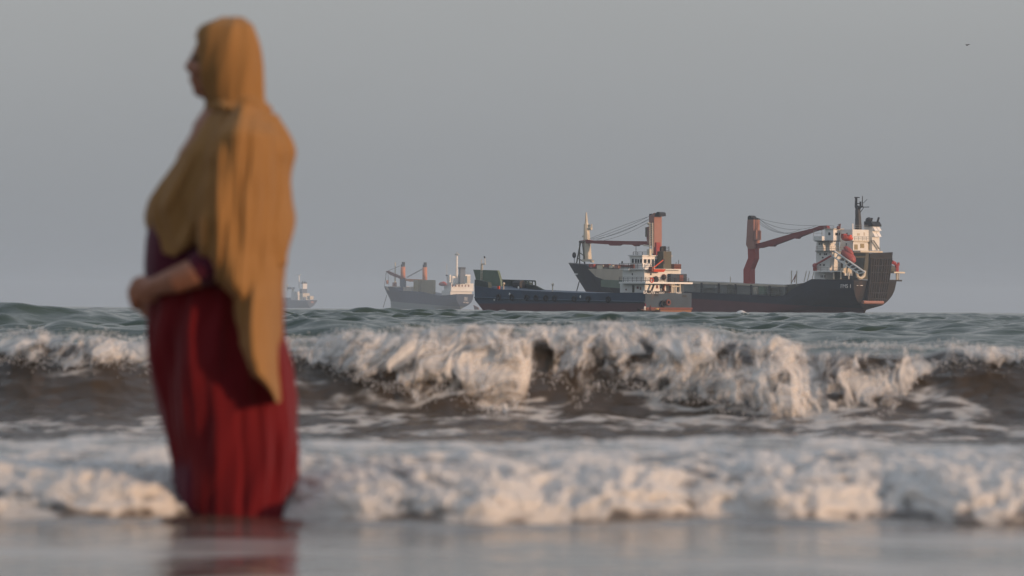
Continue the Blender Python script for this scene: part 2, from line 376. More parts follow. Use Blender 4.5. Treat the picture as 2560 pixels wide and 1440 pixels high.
def sea_surface(X, Y):
    """heights, plus sideways Gerstner shifts and the foam mask"""
    dy = np.gradient(Y[:, 0])[:, None]
    far = ss(46, 120, Y) * .75 + ss(42, 50, Y) * .25
    Z = np.zeros_like(X); DX = np.zeros_like(X); DY = np.zeros_like(X)
    gust = .75 + .5 * pn(X * .05, Y * .02, 9)
    for L, sx, sy, ph in WAVES:
        k = 2 * math.pi / L
        a = (.060 if L < 3 else .046 if L < 7 else .013) / k
        fade = np.clip(L / (2.6 * dy) - .4, 0, 1)          # waves finer than the mesh belong to the bump
        p = k * (sx * X + sy * Y) + ph
        am = a * fade * far * gust
        Z += am * np.cos(p); s = np.sin(p) * am * .8
        DX -= sx * s; DY -= sy * s
    # one swell standing up on the left beyond the breaker, two humps further right
    Z += far * (.45 * np.exp(-((X + 10.5) / 3.4) ** 2) * np.exp(-((Y - 118 - .2 * X) / 3.0) ** 2) * (1 + .12 * pn(X * .9, Y * .3, 4))
                + .33 * np.exp(-((X + 7.2) / 2.6) ** 2) * np.exp(-((Y - 96) / 2.4) ** 2)
                + .36 * np.exp(-((X - 12.2) / 1.5) ** 2) * np.exp(-((Y - 150) / 2.5) ** 2)
                + .30 * np.exp(-((X - 8.6) / 1.6) ** 2) * np.exp(-((Y - 105) / 2.2) ** 2)
                + .62 * np.exp(-((X - 16.0) / .75) ** 2) * np.exp(-((Y - 400) / 3.0) ** 2) + .40 * np.exp(-((X - 23.6) / 1.1) ** 2) * np.exp(-((Y - 300) / 3.0) ** 2))
    foam = np.zeros_like(X)
    foam = np.maximum(foam, ss(.35, .7, np.exp(-((X - 16.05) / .62) ** 2) * np.exp(-((Y - 399) / 2.2) ** 2) + .3 * pn(X * 5, Y * .8, 2)) * (Y > 390) * (Y < 410))
    wc = fbm(X * .5, Y * .16, 4, 21)
    foam = np.maximum(foam, far * ss(.53, .62, wc) * (Y > 60) * .8)
    # breaker
    yc = crest_y(X); H = crest_z(X) - .03; s = Y - yc
    back = np.where(s > 0, H * np.exp(-(s / 2.3) ** 2), 0)
    face = H + (-.09 - H) * ss(.02, 1.45, -s)
    trough = np.interp(-s, [1.2, 2.3, 4.0, 7.0, 16, 40], [-.07, -.18, -.215, -.17, 0, 0])
    front = np.where(-s < 1.45, face, trough + (-.09 + .098) * 0)
    near_b = (Y < 60) & (Y > 21)
    B = np.where(s > 0, back, front)
    lump = .050 * fbm(X * .9, Y * 1.0, 5, 31, .55) * ss(21, 24, Y) * (1 - ss(45, 60, Y))
    chop = .030 * fbm(X * 2.2 + .5 * s, s * 3.6, 4, 33, .55) * ss(.1, .5, -s) * (1 - ss(2.6, 3.6, -s))
    Z = np.where(near_b, Z + B + chop + lump * (1 - .6 * ss(0, .5, s)), Z)
    # lace of old foam drawn up the face and lying in the trough
    u = -s
    wx = X + .25 * fbm(X * 1.1, u * 1.6, 3, 44); wu = u + .18 * fbm(X * 1.7, u * 2.0, 3, 47)
    q = fbm(wx * 1.05 + .25 * wu, wu * 2.3, 4, 41); rid = 1 - np.abs(q) * (5.2 - 1.8 * ss(.8, 2.2, u))
    patch = ss(-.22, .22, fbm(X * .9, u * 1.0, 3, 51) + .25 * ss(.5, 1.6, u) - .10)
    lace = np.clip(rid, 0, 1) * patch * ss(.12, .45, u) * (1 - .85 * ss(2.0, 2.8, u)) * (.55 + .6 * fbm(X * 9, u * 12, 3, 57))
    low = ss(1.1, 2.0, u) * ss(.27, .46, fbm(X * 1.3, u * 1.5, 5, 61) + .10 * pn(X * 11, u * 9, 63))
    foam = np.maximum(foam, np.where((Y < 40) & (Y > 20), np.maximum(ss(.08, .5, lace) * .7, low * .8), 0))
    bk = ss(.02, .35, s) * (1 - ss(.4, 3.0, s)) * ss(.0, .3, fbm(X * 2.5, Y * 1.2, 4, 71))
    foam = np.maximum(foam, bk * .8 * (Y < 45))
    # foam mat bed and the glassy sheet of water on the beach
    e = edge_y(X); t = Y - e
    mb_ = np.where(Y < 24, np.minimum(mat_h(t) - .035, .2), 0) * (t > 0)
    Z = np.where(Y < 21, np.maximum(mb_, 0) * (t > .05), Z)
    rip = .0105 * fbm(X * 1.5 + .4 * Y, Y * 2.6, 5, 81, .6) + .006 * fbm(X * .5, Y * 1.3, 2, 91)
    ridge = .020 * np.exp(-((t + .16) / .15) ** 2) * (.7 + .8 * pn(X * 1.6, X * 0, 14))
    Z = np.where(Y < 18, Z + rip + np.where(t < .1, ridge, 0), Z)
    film = (.05 + .30 * ss(-.05, .34, fbm(X * .9, Y * 1.1, 5, 101))) * (1 - .92 * np.exp(-((t + .22) / .34) ** 2))
    foam = np.where((Y < 18) & (t < 0), np.maximum(foam, film), foam)
    return Z, DX, DY, foam
def rows(*segs):
    out = []
    for a, b, da, db in segs:
        y = a
        while y < b - 1e-6:
            out.append(y); f = (y - a) / (b - a); y += da * (db / da) ** f
    return out
ys = np.array([-30, -20, -12, -6, -2, 2, 5, 7, 8.5, 9.5] + rows((10.5, 12.5, .12, .05), (12.5, 17.3, .022, .022), (17.3, 24, .09, .07), (24, 34.5, .055, .04), (34.5, 39.4, .022, .022), (39.4, 60, .06, .2), (60, 95, .2, .16),
              (95, 260, .15, .22), (260, 700, .22, 1.2), (700, 2500, 1.2, 8), (2500, 12000, 8, 150)) + [12000.0])
core = np.linspace(-.1, .1, 660); side = np.geomspace(.006, .62, 34)
ta = np.concatenate([-(.1 + side[::-1]), core, .1 + side])
Yg = np.repeat(ys[:, None], len(ta), 1)
Xg = np.maximum(Yg, 9.5) * ta[None, :]
Zg, DXg, DYg, Fg = sea_surface(Xg, Yg)
sea = grid_mesh('sea', np.stack([Xg + DXg, Yg + DYg, Zg], -1), M_SEA, {'foam': Fg})
tag(sea, 'choppy grey green sea, brown and glassy towards the beach', 'sea', kind='structure')

# ------------------------------------------------------------------ foam of the breaker and of the spent surf
def breaker_shell(seed, off, dens, cols=1700, rws=170):
    pxs = np.linspace(-330, 2890, cols)[None, :]; t = np.linspace(0, 1, rws)[:, None]
    X = (pxs - 1280) * PXM * YC0; Xb = X + 0 * t
    zt = CAMZ - (top_px(pxs) - 2 - hor(pxs)) * YC0 * PXM + .012 * pn(X * 7, X * 0, 180 + seed) + .014 * pn(X * 2.2, X * 0, 181)
    fing = 20 * pn(pxs / 48.0, pxs * 0 + seed, 7 + seed) + 9 * pn(pxs / 15.0, pxs * 0, 8 + seed) + 4 * pn(pxs / 5.5, pxs * 0, 9 + seed)
    lowr = low_px(pxs) + fing + 14
    f = np.clip((lowr - top_px(pxs)) / 230.0, .06, 1.3)           # how far the lip has fallen
    yl = crest_y(X) - .10 - 1.25 * f ** .8 - off
    zl = CAMZ - (lowr - hor(pxs)) * yl * PXM
    tt = np.clip((t - .1) / .9, 0, 1)
    Yb = np.where(t < .1, crest_y(X) + .55 * (1 - t / .1) ** 1.2 - .05, crest_y(X) - .05 + (yl - crest_y(X) + .05) * tt ** .62) - off * np.minimum(1, t * 5)
    Zb = np.where(t < .1, zt - .10 * (1 - t / .1) ** 2, zt + (zl - zt) * tt ** 1.12)
    v = tt * f * .62                                              # metres fallen
    wX = Xb + .22 * v + .22 * fbm(Xb * 2.3, v * 2.6, 3, 190 + seed) + .05 * fbm(Xb * 8, v * 6, 2, 193 + seed)
    wv = v + .10 * fbm(Xb * 2.6, v * 3.2, 3, 196 + seed)
    big = fbm(wX * 2.6, wv * 2.6, 3, 200 + seed, .5)
    mid = fbm(wX * 8, wv * 7.5, 4, 220 + seed, .55)
    fin = fbm(wX * 26, wv * 15, 3, 240 + seed, .55)
    amp = .3 + .7 * ss(0, .2, t)
    Dn = amp * (.085 * big + .040 * mid + .013 * fin)
    Yb = Yb - Dn * .85; Zb = Zb + Dn * (.30 + .3 * (1 - tt))
    torn = .80 * fbm(wX * 2.8, wv * 3.6, 4, 280 + seed, .55) + .50 * fbm(wX * 8.5, wv * 7.5, 4, 285 + seed, .6) + .25 * fin + .16 * pn(X * .9, v * 1.2, 288)
    base = np.interp(t, [0, .05, .12, .25, .55, .8, .92, 1], [-.30, -.08, .04, .17, .24, .16, .02, -.22]) + dens
    gapc = ss(1322, 1345, pxs) * (1 - ss(1362, 1392, pxs)) * ss(.25, .5, t)
    cover = base + torn - .3 * gapc
    fo = ss(-.06, .54, cover) * .97
    return grid_mesh('breaker_foam', np.stack([Xb, Yb + 0 * Xb, Zb + 0 * Xb], -1), M_FOAM, {'foam': fo}, cover[:-1, :-1] > -.06)
b1 = breaker_shell(1, 0.0, .06)
for seed, off, dens in ((2, .07, -.16), (3, .14, -.24)):           # one foam mass: weld the outer layers into the first
    b2 = breaker_shell(seed, off, dens, 1400, 140)
    bm = bmesh.new(); bm.from_mesh(b1.data); bm.from_mesh(b2.data); bm.to_mesh(b1.data); bm.free(); bpy.data.objects.remove(b2)
for p_ in b1.data.polygons: p_.use_smooth = True
tag(b1, 'curtain of white foam tumbling down the face of the breaking wave', 'sea foam', kind='stuff')

def surf_mat():
    cols, rws = 1150, 620
    x = np.linspace(-2.3, 2.3, cols)[None, :]; s = (np.linspace(0, 1, rws)[:, None] ** 1.5) * 4.1 - .02
    e = edge_y(x) + .022 * pn(x * 2.6, x * 0, 305) + .014 * pn(x * 9, x * 0, 306); Y = e + s; X = x * (Y / 16.4); px = px_of(X, Y)
    lift = 1 + .14 * pn(X * 1.3, Y * .5, 350) + .10 * pn(X * 3.5, Y * .9, 351)
    h = mat_h(s) * lift; v = h * 1.0 + s * .30
    wX = X + .07 * fbm(X * 4, v * 5, 3, 310); wv = v + .05 * fbm(X * 4.5, v * 5, 3, 313)
    big = fbm(wX * 5.0, wv * 6, 3, 300, .5); mid = fbm(wX * 14, wv * 15, 4, 320, .55); fin = fbm(wX * 42, wv * 42, 3, 340, .55, True)
    amp = ss(0, .10, s) * (1 - .55 * ss(.8, 2.2, s))
    D = amp * (.034 * big + .026 * mid + .007 * fin)
    Z = h + D * .8 + .004
    Yd = Y - D * 1.1 * (1 - .7 * ss(.4, 1.2, s))
    c = .9 * fbm(wX * 3.6, wv * 4.5, 4, 360, .55) + .5 * mid + .25 * big
    thin = np.interp(s, [0, .06, .25, .45, .8, 1.3, 2.2, 3.4, 4.1], [.0, -.36, -.58, -.54, -.36, -.20, -.14, -.12, .2])
    fo = ss(-.06, .36, c - thin)
    fo = np.maximum(fo * .96, .10)
    return grid_mesh('surf_foam', np.stack([X + 0 * Z, Yd, Z], -1), M_SEA, {'foam': fo})
tag(surf_mat(), 'low bank of churned white surf foam behind the standing woman', 'sea foam', kind='stuff')

def spray():
    rs = np.random.default_rng(5); mb = MB()
    ico = [(0, 0, 1), (.9, 0, .3), (-.3, .85, .3), (-.3, -.85, .3), (.4, .7, -.5), (-.8, 0, -.5), (.4, -.7, -.5)]
    fs_ = [(0, 1, 2), (0, 2, 3), (0, 3, 1), (1, 4, 2), (2, 5, 3), (3, 6, 1), (4, 5, 2), (5, 6, 3), (6, 4, 1), (4, 6, 5)]
    for i in range(7000):
        px = rs.uniform(-200, 2760); t, l = float(top_px(px)), float(low_px(px))
        py = t - abs(rs.normal(0, 7)) + 4 if rs.random() < .5 else l + abs(rs.normal(0, 16)) - 4
        f = max(0, min(1.2, (py - t) / 230)); y = crest_y((px - 1280) * PXM * YC0) - 1.35 * f ** .8 - rs.uniform(.08, .3)
        p = at_y(px, py, y); r = rs.uniform(.0018, .0055)
        mb.add([(p.x + a * r, p.y + b * r, p.z + c * r * 1.4) for a, b, c in ico], fs_)
    o = mb.build('sea_spray', None); m, t_, b_ = node_mat('spray_water')
    t_.links.new(foam_group(t_), t_.nodes['Material Output'].inputs['Surface']); o.data.materials.append(m)
    tag(o, 'fine white spray flung off the breaking wave', 'sea spray', kind='stuff')
spray()

# ------------------------------------------------------------------ ships
class Ship:
    """local x runs aft, y inboard from the port side, z up; px/py helpers intersect sight lines with planes of the ship"""
    def __init__(s, name, theta, px, py, dist, label, cat='ship', group=None):
        th = R(theta); s.es = Vector((math.cos(th), -math.sin(th), 0)); s.ev = Vector((math.sin(th), math.cos(th), 0))
        d = ray(px, py); o = CAM + d * (dist / d.y); s.O = Vector((o.x, o.y, 0))
        s.root = empty(name, s.O, -th); tag(s.root, label, cat, group)
    def P(s, px, py, v):
        d = ray(px, py); t = (s.O + s.ev * v - CAM).dot(s.ev) / d.dot(s.ev); p = CAM + d * t - s.O
        return Vector((p.dot(s.es), v, p.z))
    def Q(s, px, py, x):                       # same, on the cross-plane at x
        d = ray(px, py); t = (s.O + s.es * x - CAM).dot(s.es) / d.dot(s.es); p = CAM + d * t - s.O
        return Vector((x, p.dot(s.ev), p.z))
    def poly(s, pts, v): return [(q.x, q.z) for q in (s.P(a, b, v) for a, b in pts)]
    def bx(s, p0, p1, pr, yt, yb, v):
        a = s.P(p0, yb, v); b = s.P(p1, yt, v); c = s.Q(pr, yt, b.x)
        return (a.x, b.x, v, c.y, s.P(p1, yb, v).z, b.z)
    def box(s, name, mat, *a, parent=None):
        return MB().box(*s.bx(*a)).build(name, M[mat], parent or s.root)
    def part(s, name, mat, mb, parent=None, smooth=False): return mb.build(name, M[mat], parent or s.root, smooth)
    def windows(s, rects, x, mat='glass', parent=None, face='stern', name='window'):
        for (a, b, yt, yb) in rects:
            if face == 'stern': p, q = s.Q(a, yt, x), s.Q(b, yb, x); m = MB().box(x - .05, x + .06, p.y, q.y, q.z, p.z)
            else: p, q = s.P(a, yt, x), s.P(b, yb, x); m = MB().box(p.x, q.x, x - .06, x + .05, q.z, p.z)
            m.build(name, M[mat], parent or s.root)
def hull(S, name, mat, Bm, sheer, stem, stern, tb=.3, ts=.25, sec=lambda s: 1.0, zb=-2.0, nt_=60, ns=14, transom=None, flare=.5, bowpow=.75):
    """sheer: [(x, z)] deck edge; stem / stern: [(z, x)]; sec(s): half-breadth fraction of the stern section at height fraction s"""
    sx, sz = zip(*sheer); kz, kx = zip(*stem); tz, tx = zip(*stern)
    z0 = float(np.interp(np.interp(99, kz, kx), sx, sz)); z1 = sz[-1]
    vs_ = []; nv = ns + 1
    for i in range(nt_ + 1):
        t = i / nt_; t = t ** 1.15 if t < .5 else t
        for j in range(nv):
            s = j / ns
            xb = float(np.interp(zb + (z0 - zb) * s, kz, kx)); xs = float(np.interp(zb + (z1 - zb) * s, tz, tx)); x = xb + (xs - xb) * t
            xd = float(np.interp(z0, kz, kx)); xd = xd + (float(np.interp(z1, tz, tx)) - xd) * t
            z = zb + (float(np.interp(xd, sx, sz)) - zb) * s
            tau = min(1, t / (tb * (1 + flare * (1 - s)))); hb = (1 - (1 - tau) ** 2) ** bowpow if tau < 1 else 1
            if t > 1 - ts:
                q = (t - 1 + ts) / ts; q = q * q * (3 - 2 * q); hb = hb * (1 - q) + sec(s) * q
            vs_ += [(x, Bm / 2 * (1 - hb), z), (x, Bm / 2 * (1 + hb), z)]
    fs_ = []; tf = []
    for i in range(nt_):
        for j in range(ns):
            a = (i * nv + j) * 2; b = a + 2; c = a + 2 * nv
            fs_ += [(a, c, c + 2, b), (a + 1, b + 1, c + 3, c + 1)]
        a = (i * nv + ns) * 2; c = a + 2 * nv
        fs_.append((a, c, c + 1, a + 1))
    for j in range(ns):
        a = (nt_ * nv + j) * 2; tf.append((a, a + 1, a + 3, a + 2))
        a = j * 2; fs_.append((a, a + 2, a + 3, a + 1))
    mb = MB(); mb.add(vs_, fs_ + ([] if transom else tf)); h = S.part(name, mat, mb)
    if transom:
        used = sorted({i for f in tf for i in f}); mp = {o: n for n, o in enumerate(used)}
        MB().add([Vector(vs_[i]) + Vector((.02, 0, 0)) for i in used], [tuple(mp[i] for i in f) for f in tf]).build('transom', M[transom], S.root)
    return h
def text(S, body, size, x, y, z, face='side', parent=None):
    c = bpy.data.curves.new('hull_name', 'FONT'); c.body = body; c.size = size; c.extrude = .02; c.align_x = 'CENTER'
    tmp = bpy.data.objects.new('hull_name', c); COL.objects.link(tmp); me = bpy.data.meshes.new_from_object(tmp.evaluated_get(bpy.context.evaluated_depsgraph_get())); bpy.data.objects.remove(tmp); bpy.data.curves.remove(c)
    o = bpy.data.objects.new('hull_name', me); COL.objects.link(o); me.materials.clear(); me.materials.append(M['letters']); o.parent = parent or S.root
    o.location = (x, y, z); o.rotation_euler = (math.pi / 2, 0, 0) if face == 'side' else (math.pi / 2, 0, math.pi / 2)
    return o

# ---- the big cargo ship with two red cranes and a stern ramp
S = Ship('cargo_ship', 37, 2134, 778, 1580, 'large black cargo ship with two red deck cranes and a folded stern ramp', 'cargo ship', 'ships at anchor')
BB = 21.8; vm = BB / 2
M['bighull'] = hull_paint('black_hull_red_boot_top', (.014, .020, .032), (.095, .026, .030), 1.35, -.049, .12, (.05, .04, .04), .18)
P = S.P
sheer_px = [(1445, 662), (1462, 671), (1485, 692), (1512, 715), (1530, 719), (1735, 731), (1955, 741), (1963, 736), (1985, 720), (2029, 697.5), (2080, 699), (2134, 701)]
bowtip = P(1421, 657, vm)
sheer = [(bowtip.x, bowtip.z)] + [(P(a, b, 0).x, P(a, b, 0).z) for a, b in sheer_px]
st_ = [(P(a, b, vm).z, P(a, b, vm).x) for a, b in [(1500, 800), (1492, 775), (1465, 730), (1440, 690), (1421, 657)]]
x0 = P(2134, 701, 0).x
sn_ = [(-3, x0 - 4.2), (0, x0 - 3.6), (1.1, x0 - 3.2), (2.2, x0 - 1.2), (5, x0 - .5), (9, x0)]
zt = sheer[-1][1]
def big_sec(s):
    z = -2 + (zt + 2) * s
    return float(np.interp(z, [-2, .9, 1.2, 2.3, 3.4, 5.0, 6.6, zt - .4, zt], [.015, .02, .10, .50, .70, .86, .95, .99, 1.0]))
hull(S, 'hull', 'bighull', BB, sheer, sorted(st_), sn_, .34, .30, big_sec, -2, 90, 26, 'transom', .5)
# holds
c1 = S.part('hatch_coaming', 'grey', MB().prism(S.poly([(1505, 716), (1505, 666), (1590, 668), (1600, 669), (1602, 699), (1735, 704), (1962, 714), (1962, 741), (1735, 730)], 2.6), 2.6, BB - 2.6))
MB().prism(S.poly([(1470, 672), (1500, 672), (1556, 673), (1556, 702), (1510, 699), (1490, 692)], .9), .9, 2.5).build('side_house', M['beige'], S.root)
MB().prism(S.poly([(1502, 717), (1502, 699), (1556, 701), (1556, 721)], .7), .7, 2.4).build('side_house', M['green'], S.root)
MB().prism(S.poly([(1612, 699.5), (1735, 704), (1962, 713), (1962, 717.5), (1735, 709.5), (1612, 705)], 2.2), 2.2, 4.2).build('hatch_cover', M['beige'], S.root)
hp = MB()
for px in (1440, 1476, 1496, 1530, 1548, 1570, 1700): pass
MB().prism(S.poly([(1478, 671), (1490, 660), (1545, 663), (1590, 666), (1600, 667), (1602, 674), (1590, 674), (1490, 671)], 3.4), 3.4, BB - 3.4).build('hatch_cover', M['rustred'], S.root)
MB().box(*S.bx(1492, 1506, 1511, 663, 672, 2.2)).build('deck_locker', M['cream'], S.root)
for a, b, c, d, m_ in [(1472, 1484, 660, 668, 'red'), (1510, 1522, 660, 668, 'rustred'), (1536, 1546, 664, 671, 'pink'), (1523, 1531, 663, 670, 'cream')]:
    MB().box(*S.bx(a, b, b + 5, c, d, 1.6)).build('deck_winch', M[m_], S.root)
for px in (1753, 1796, 1838, 1877, 1923):
    q = S.bx(px - 2, px + 1.5, px + 3.5, 705 + (px - 1720) * .045, 740, .3); MB().box(*q).build('stanchion', M['dark'], S.root)
mbr = MB(); mbr.rail([P(1740, 730.5, .3), P(1955, 740.5, .3)], 1.1, 2.2, .05); S.part('bulwark_rail', 'grey', mbr)
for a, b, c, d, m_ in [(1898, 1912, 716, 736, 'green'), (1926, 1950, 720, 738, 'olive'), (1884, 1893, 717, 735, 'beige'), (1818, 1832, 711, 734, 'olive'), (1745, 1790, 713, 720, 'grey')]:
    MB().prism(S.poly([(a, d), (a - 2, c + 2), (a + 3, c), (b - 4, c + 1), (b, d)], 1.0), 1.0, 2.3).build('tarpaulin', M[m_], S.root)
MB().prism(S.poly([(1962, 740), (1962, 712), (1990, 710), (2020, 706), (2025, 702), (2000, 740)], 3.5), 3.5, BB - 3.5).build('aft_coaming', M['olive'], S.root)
g = MB()
for px in (1978, 1991): S.part('derrick_post', 'cream', MB().tube(P(px, 712, 3), P(px + 1, 677, 3), .16))
for k in range(7): g.tube(P(1977 + k * 2, 710 - k * 4, 3), P(1992 - k, 682 + k * 4, 3), .10)
for px in (2010, 2018, 2029): S.part('boom', 'cream', MB().tube(P(px, 705, 3), P(px + 6, 678, 3), .12))
S.part('derrick_lattice', 'pink', g); MB().tube(P(1826, 712, 3), P(1826, 692, 3), .12).build('light_post', M['cream'], S.root)
# deck house (four blocks), each a wall block with its own windows
d0 = S.box('deck_house', 'white', 2036, 2062, 2150, 680, 698, 2.4)
S.windows([(2052, 2054, 688, 694), (2056, 2058, 688, 694), (2061, 2063, 688, 694)], 2.4, 'dark', d0, 'side')
dA = S.box('deck_house', 'white', 2040, 2074.5, 2150, 628, 677, 2.0)
S.windows([(2049, 2052, 633, 638), (2060, 2064, 633, 638), (2064.8, 2068, 633, 638), (2049, 2052.5, 660, 664), (2058, 2062, 660, 665), (2055, 2059, 642, 646)], 2.0, 'glass', dA, 'side')
dB = S.box('deck_house', 'white', 2041, 2058, 2064, 603, 628, 2.6)
S.windows([(2047, 2050, 607, 612), (2052, 2054, 607, 613)], 2.6, 'glass', dB, 'side')
dC = S.box('deck_house', 'cleanwhite', 2059, 2074.5, 2098, 604, 627, 5.0)
S.box('boat_deck', 'grey', 2038, 2078, 2207, 626.5, 629, 1.2)
S.box('walkway', 'white', 2034, 2102, 2110, 677.5, 679.5, .5)
bw = S.box('bridge_wing', 'white', 2033.5, 2055, 2061, 590.5, 601.5, .6)
S.box('bridge_deck', 'dark', 2036, 2074, 2102, 601, 603.5, 1.0)
br = S.box('bridge', 'cleanwhite', 2062, 2083.5, 2107, 573, 602, 6.5)
xb_ = S.bx(2062, 2083.5, 2107, 573, 602, 6.5)[1]
S.windows([(2088, 2094.5, 582, 588.5), (2097.5, 2104, 582, 588.5)], xb_, 'glass', br)
S.windows([(2071, 2076, 581, 588)], 6.5, 'glass', br, 'side')
S.box('bridge_roof', 'beige', 2061, 2085, 2111, 571, 573, 6.2)
cs = S.box('engine_casing', 'white', 2100, 2133, 2173, 573.5, 626, 8.6)
xc_ = S.bx(2100, 2133, 2173, 573.5, 626, 8.6)[1]
S.windows([(2143, 2149, 583, 589), (2159, 2162, 581, 589)], xc_, 'beige', cs, name='door')
S.windows([(2115, 2117, 608, 614), (2116, 2119, 582, 586)], 8.6, 'glass', cs, 'side')
S.windows([(2136, 2144, 611, 624), (2151, 2160, 609, 620), (2171, 2172.6, 606, 624)], xc_ + .05, 'tan', cs, name='door')
S.box('balcony', 'cream', 2126, 2134, 2176, 601, 604, 8.0)
S.box('recess_wall', 'olive', 2085, 2113, 2172, 630, 698, 7.6)  # shade under the boat deck is put into this wall's dark colour
S.box('boat_deck', 'cream', 2135, 2151, 2207, 626.6, 630.6, 7.0)
fn = S.box('funnel', 'white', 2161, 2180.5, 2199, 565, 626, 16.6)
xf_ = S.bx(2161, 2180.5, 2199, 565, 626, 16.6)[1]
q = S.Q(2180, 566, xf_); r_ = S.Q(2199, 566, xf_)
MB().prism(S.poly([(2160, 566), (2160, 553.5), (2177, 553.5), (2181.5, 561), (2181.5, 566)], q.y - .3), q.y - .3, r_.y + .3).build('funnel_cap', M['black'], fn)
fp = MB(); c_ = S.P(2172, 551, (q.y + r_.y) / 2); fp.ball(c_, 1.0, .9, .9); S.part('exhaust_pipe', 'black', MB().tube(c_ + Vector((2.2, 1, -.6)), c_ + Vector((2.6, 1.2, .9)), .3), fn); S.part('exhaust_pipe', 'black', MB().tube(c_ + Vector((1.4, -1, -.8)), c_ + Vector((1.8, -1, .7)), .25), fn)
S.part('exhaust_pipe', 'black', fp, fn)
for (a, b, t_, u_) in [(2181, 2189, 566.5, 577), (2190, 2197.5, 566.5, 577), (2181, 2189, 580.5, 592), (2190, 2197.5, 580.5, 592)]:
    p1 = S.Q(a, t_, xf_); p2 = S.Q(b, u_, xf_)
    MB().add([(xf_ + .1, p1.y, p1.z), (xf_ + .1, p2.y, p1.z), (xf_ + .9, p2.y, p2.z), (xf_ + .9, p1.y, p2.z), (xf_ + .02, p1.y, p1.z), (xf_ + .02, p2.y, p1.z), (xf_ + .02, p2.y, p2.z), (xf_ + .02, p1.y, p2.z)],
             [(0, 1, 2, 3), (4, 7, 6, 5), (0, 3, 7, 4), (1, 5, 6, 2), (2, 6, 7, 3), (0, 4, 5, 1)]).build('louvre', M['cleanwhite'], fn)
# mast
mv = 13.0; mm = MB()
mm.tube(P(2146.5, 574, mv), P(2144.5, 524, mv), .95, .75, 8)
mast = S.part('main_mast', 'dark', mm)
tp = MB()
tp.tube(P(2144.5, 528, mv), P(2140, 514, mv), .45); tp.tube(P(2140, 516, mv), P(2141, 494, mv), .42, .3); tp.tube(P(2136, 493.5, mv), P(2149, 493.5, mv), .14)
tp.tube(P(2144.5, 528, mv), P(2151, 516, mv), .4); tp.tube(P(2151, 518, mv), P(2151, 504, mv), .28); tp.tube(P(2156, 518, mv), P(2156, 490, mv), .2, .1)
tp.tube(P(2149, 518, mv), P(2173, 517.5, mv), .12); tp.tube(P(2141, 509, mv), P(2153, 509, mv), .14); tp.tube(P(2140, 515, mv), P(2158, 517, mv), .2)
tp.tube(P(2158, 508, mv), P(2168, 498, mv), .07); tp.tube(P(2150, 532, mv), P(2159, 519, mv), .10)
for py in (497, 504, 510, 518): tp.ball(P(2139, py, mv), .28, n=6, m=4)
S.part('signal_lamp_post', 'dark', MB().tube(P(2138.5, 546, mv), P(2138.5, 574, mv), .10), mast)
S.part('radar_gear', 'dark', tp, mast)
S.part('signal_pole', 'cleanwhite', MB().tube(P(2131.5, 602, 6), P(2131.5, 559, 6), .22))
ae = MB()
ae.tube(P(2098, 572, 8), P(2098, 560, 8), .14); ae.tube(P(2094.5, 562, 8), P(2102, 562, 8), .10); ae.tube(P(2100, 572, 8), P(2101, 559, 8), .12); ae.ball(P(2096, 569, 8), .55, n=8, m=6)
S.part('radar_scanner', 'rustred', ae)
# rails
rl = MB()
rl.rail([P(2034, 590, .7), P(2055, 590, .7)], 1.6, 2, .06); rl.rail([P(2040, 626.5, 1.3), P(2078, 626.5, 1.3), S.Q(2200, 627, P(2078, 626, 1.3).x)], 1.1, 2, .05)
rl.rail([S.Q(2136, 601, xc_ + 1), S.Q(2176, 601.5, xc_ + 1)], 1.1, 2, .05); rl.rail([S.Q(2136, 573, xc_), S.Q(2173, 573, xc_)], 1.1, 2, .05)
rl.rail([P(2036, 677.5, .6), P(2100, 677.5, .6)], 1.0, 2, .05); rl.rail([P(2060, 572, 6.5), P(2084, 572, 6.5)], .9, 2, .05)
S.part('railing', 'grey', rl)
ld = MB()
for dv in (0, 1.0): ld.tube(S.Q(2177, 601, xc_ + 1.0) + Vector((dv, 0, 0)), S.Q(2193, 625, xc_ + 1.0) + Vector((dv, 0, 0)), .13)
for k in range(8):
    p_ = S.Q(2177 + 2 * k, 601 + 3 * k, xc_ + 1.0); ld.tube(p_, p_ + Vector((1, 0, 0)), .09)
S.part('stairway', 'grey', ld)
for px in (2084, 2102, 2122): S.part('pillar', 'cream', MB().tube(P(px, 698, .8), P(px, 679, .8), .16))
S.box('locker', 'cream', 2102, 2109, 2134, 670, 683, 2.2); S.box('locker', 'white', 2109, 2112, 2131, 683, 689, 2.6)
xk = P(2141, 697, 2.0).x
fk = MB()
for a, b, c, d in [(2141, 680, 2144, 692), (2144, 692, 2152, 696), (2152, 696, 2160, 690), (2160, 690, 2162, 677)]: fk.tube(S.Q(a, b, xk), S.Q(c, d, xk), .42)
S.part('fairlead_frame', 'cream', fk)
# free-fall boat slide
dv_ = MB()
for v in (1.4, 4.2):
    a, b = P(2087, 628, v), P(2163, 681, v)
    dv_.tube(a, b, .28); a2, b2 = P(2082, 641, v), P(2146, 684, v); dv_.tube(a2, b2, .20)
    for k in range(9):
        f = k / 8; dv_.tube(a.lerp(b, f), a2.lerp(b2, f), .15)
dv_.tube(P(2112, 670, 1.6), P(2112, 654, 1.6), .45); dv_.tube(P(2111, 654, 1.6), P(2094, 653, 1.6), .2)
S.part('lifeboat_davit', 'white', dv_)
def deck_crane(pts, v, foot, head):
    k = MB(); k.tube(P(*foot, v), P(*head, v), .55); k.ball(P(*head, v), .7, n=8, m=6); c = S.part('provision_crane', 'red', k)
    j = MB()
    for a, b in zip(pts, pts[1:]): j.tube(P(*a, v), P(*b, v), .28)
    S.part('jib', 'red', j, c)
deck_crane([(2037.5, 663), (2052, 654.5), (2077, 640)], 1.0, (2037.5, 677), (2037, 664))
xs_ = x0 - 1.5
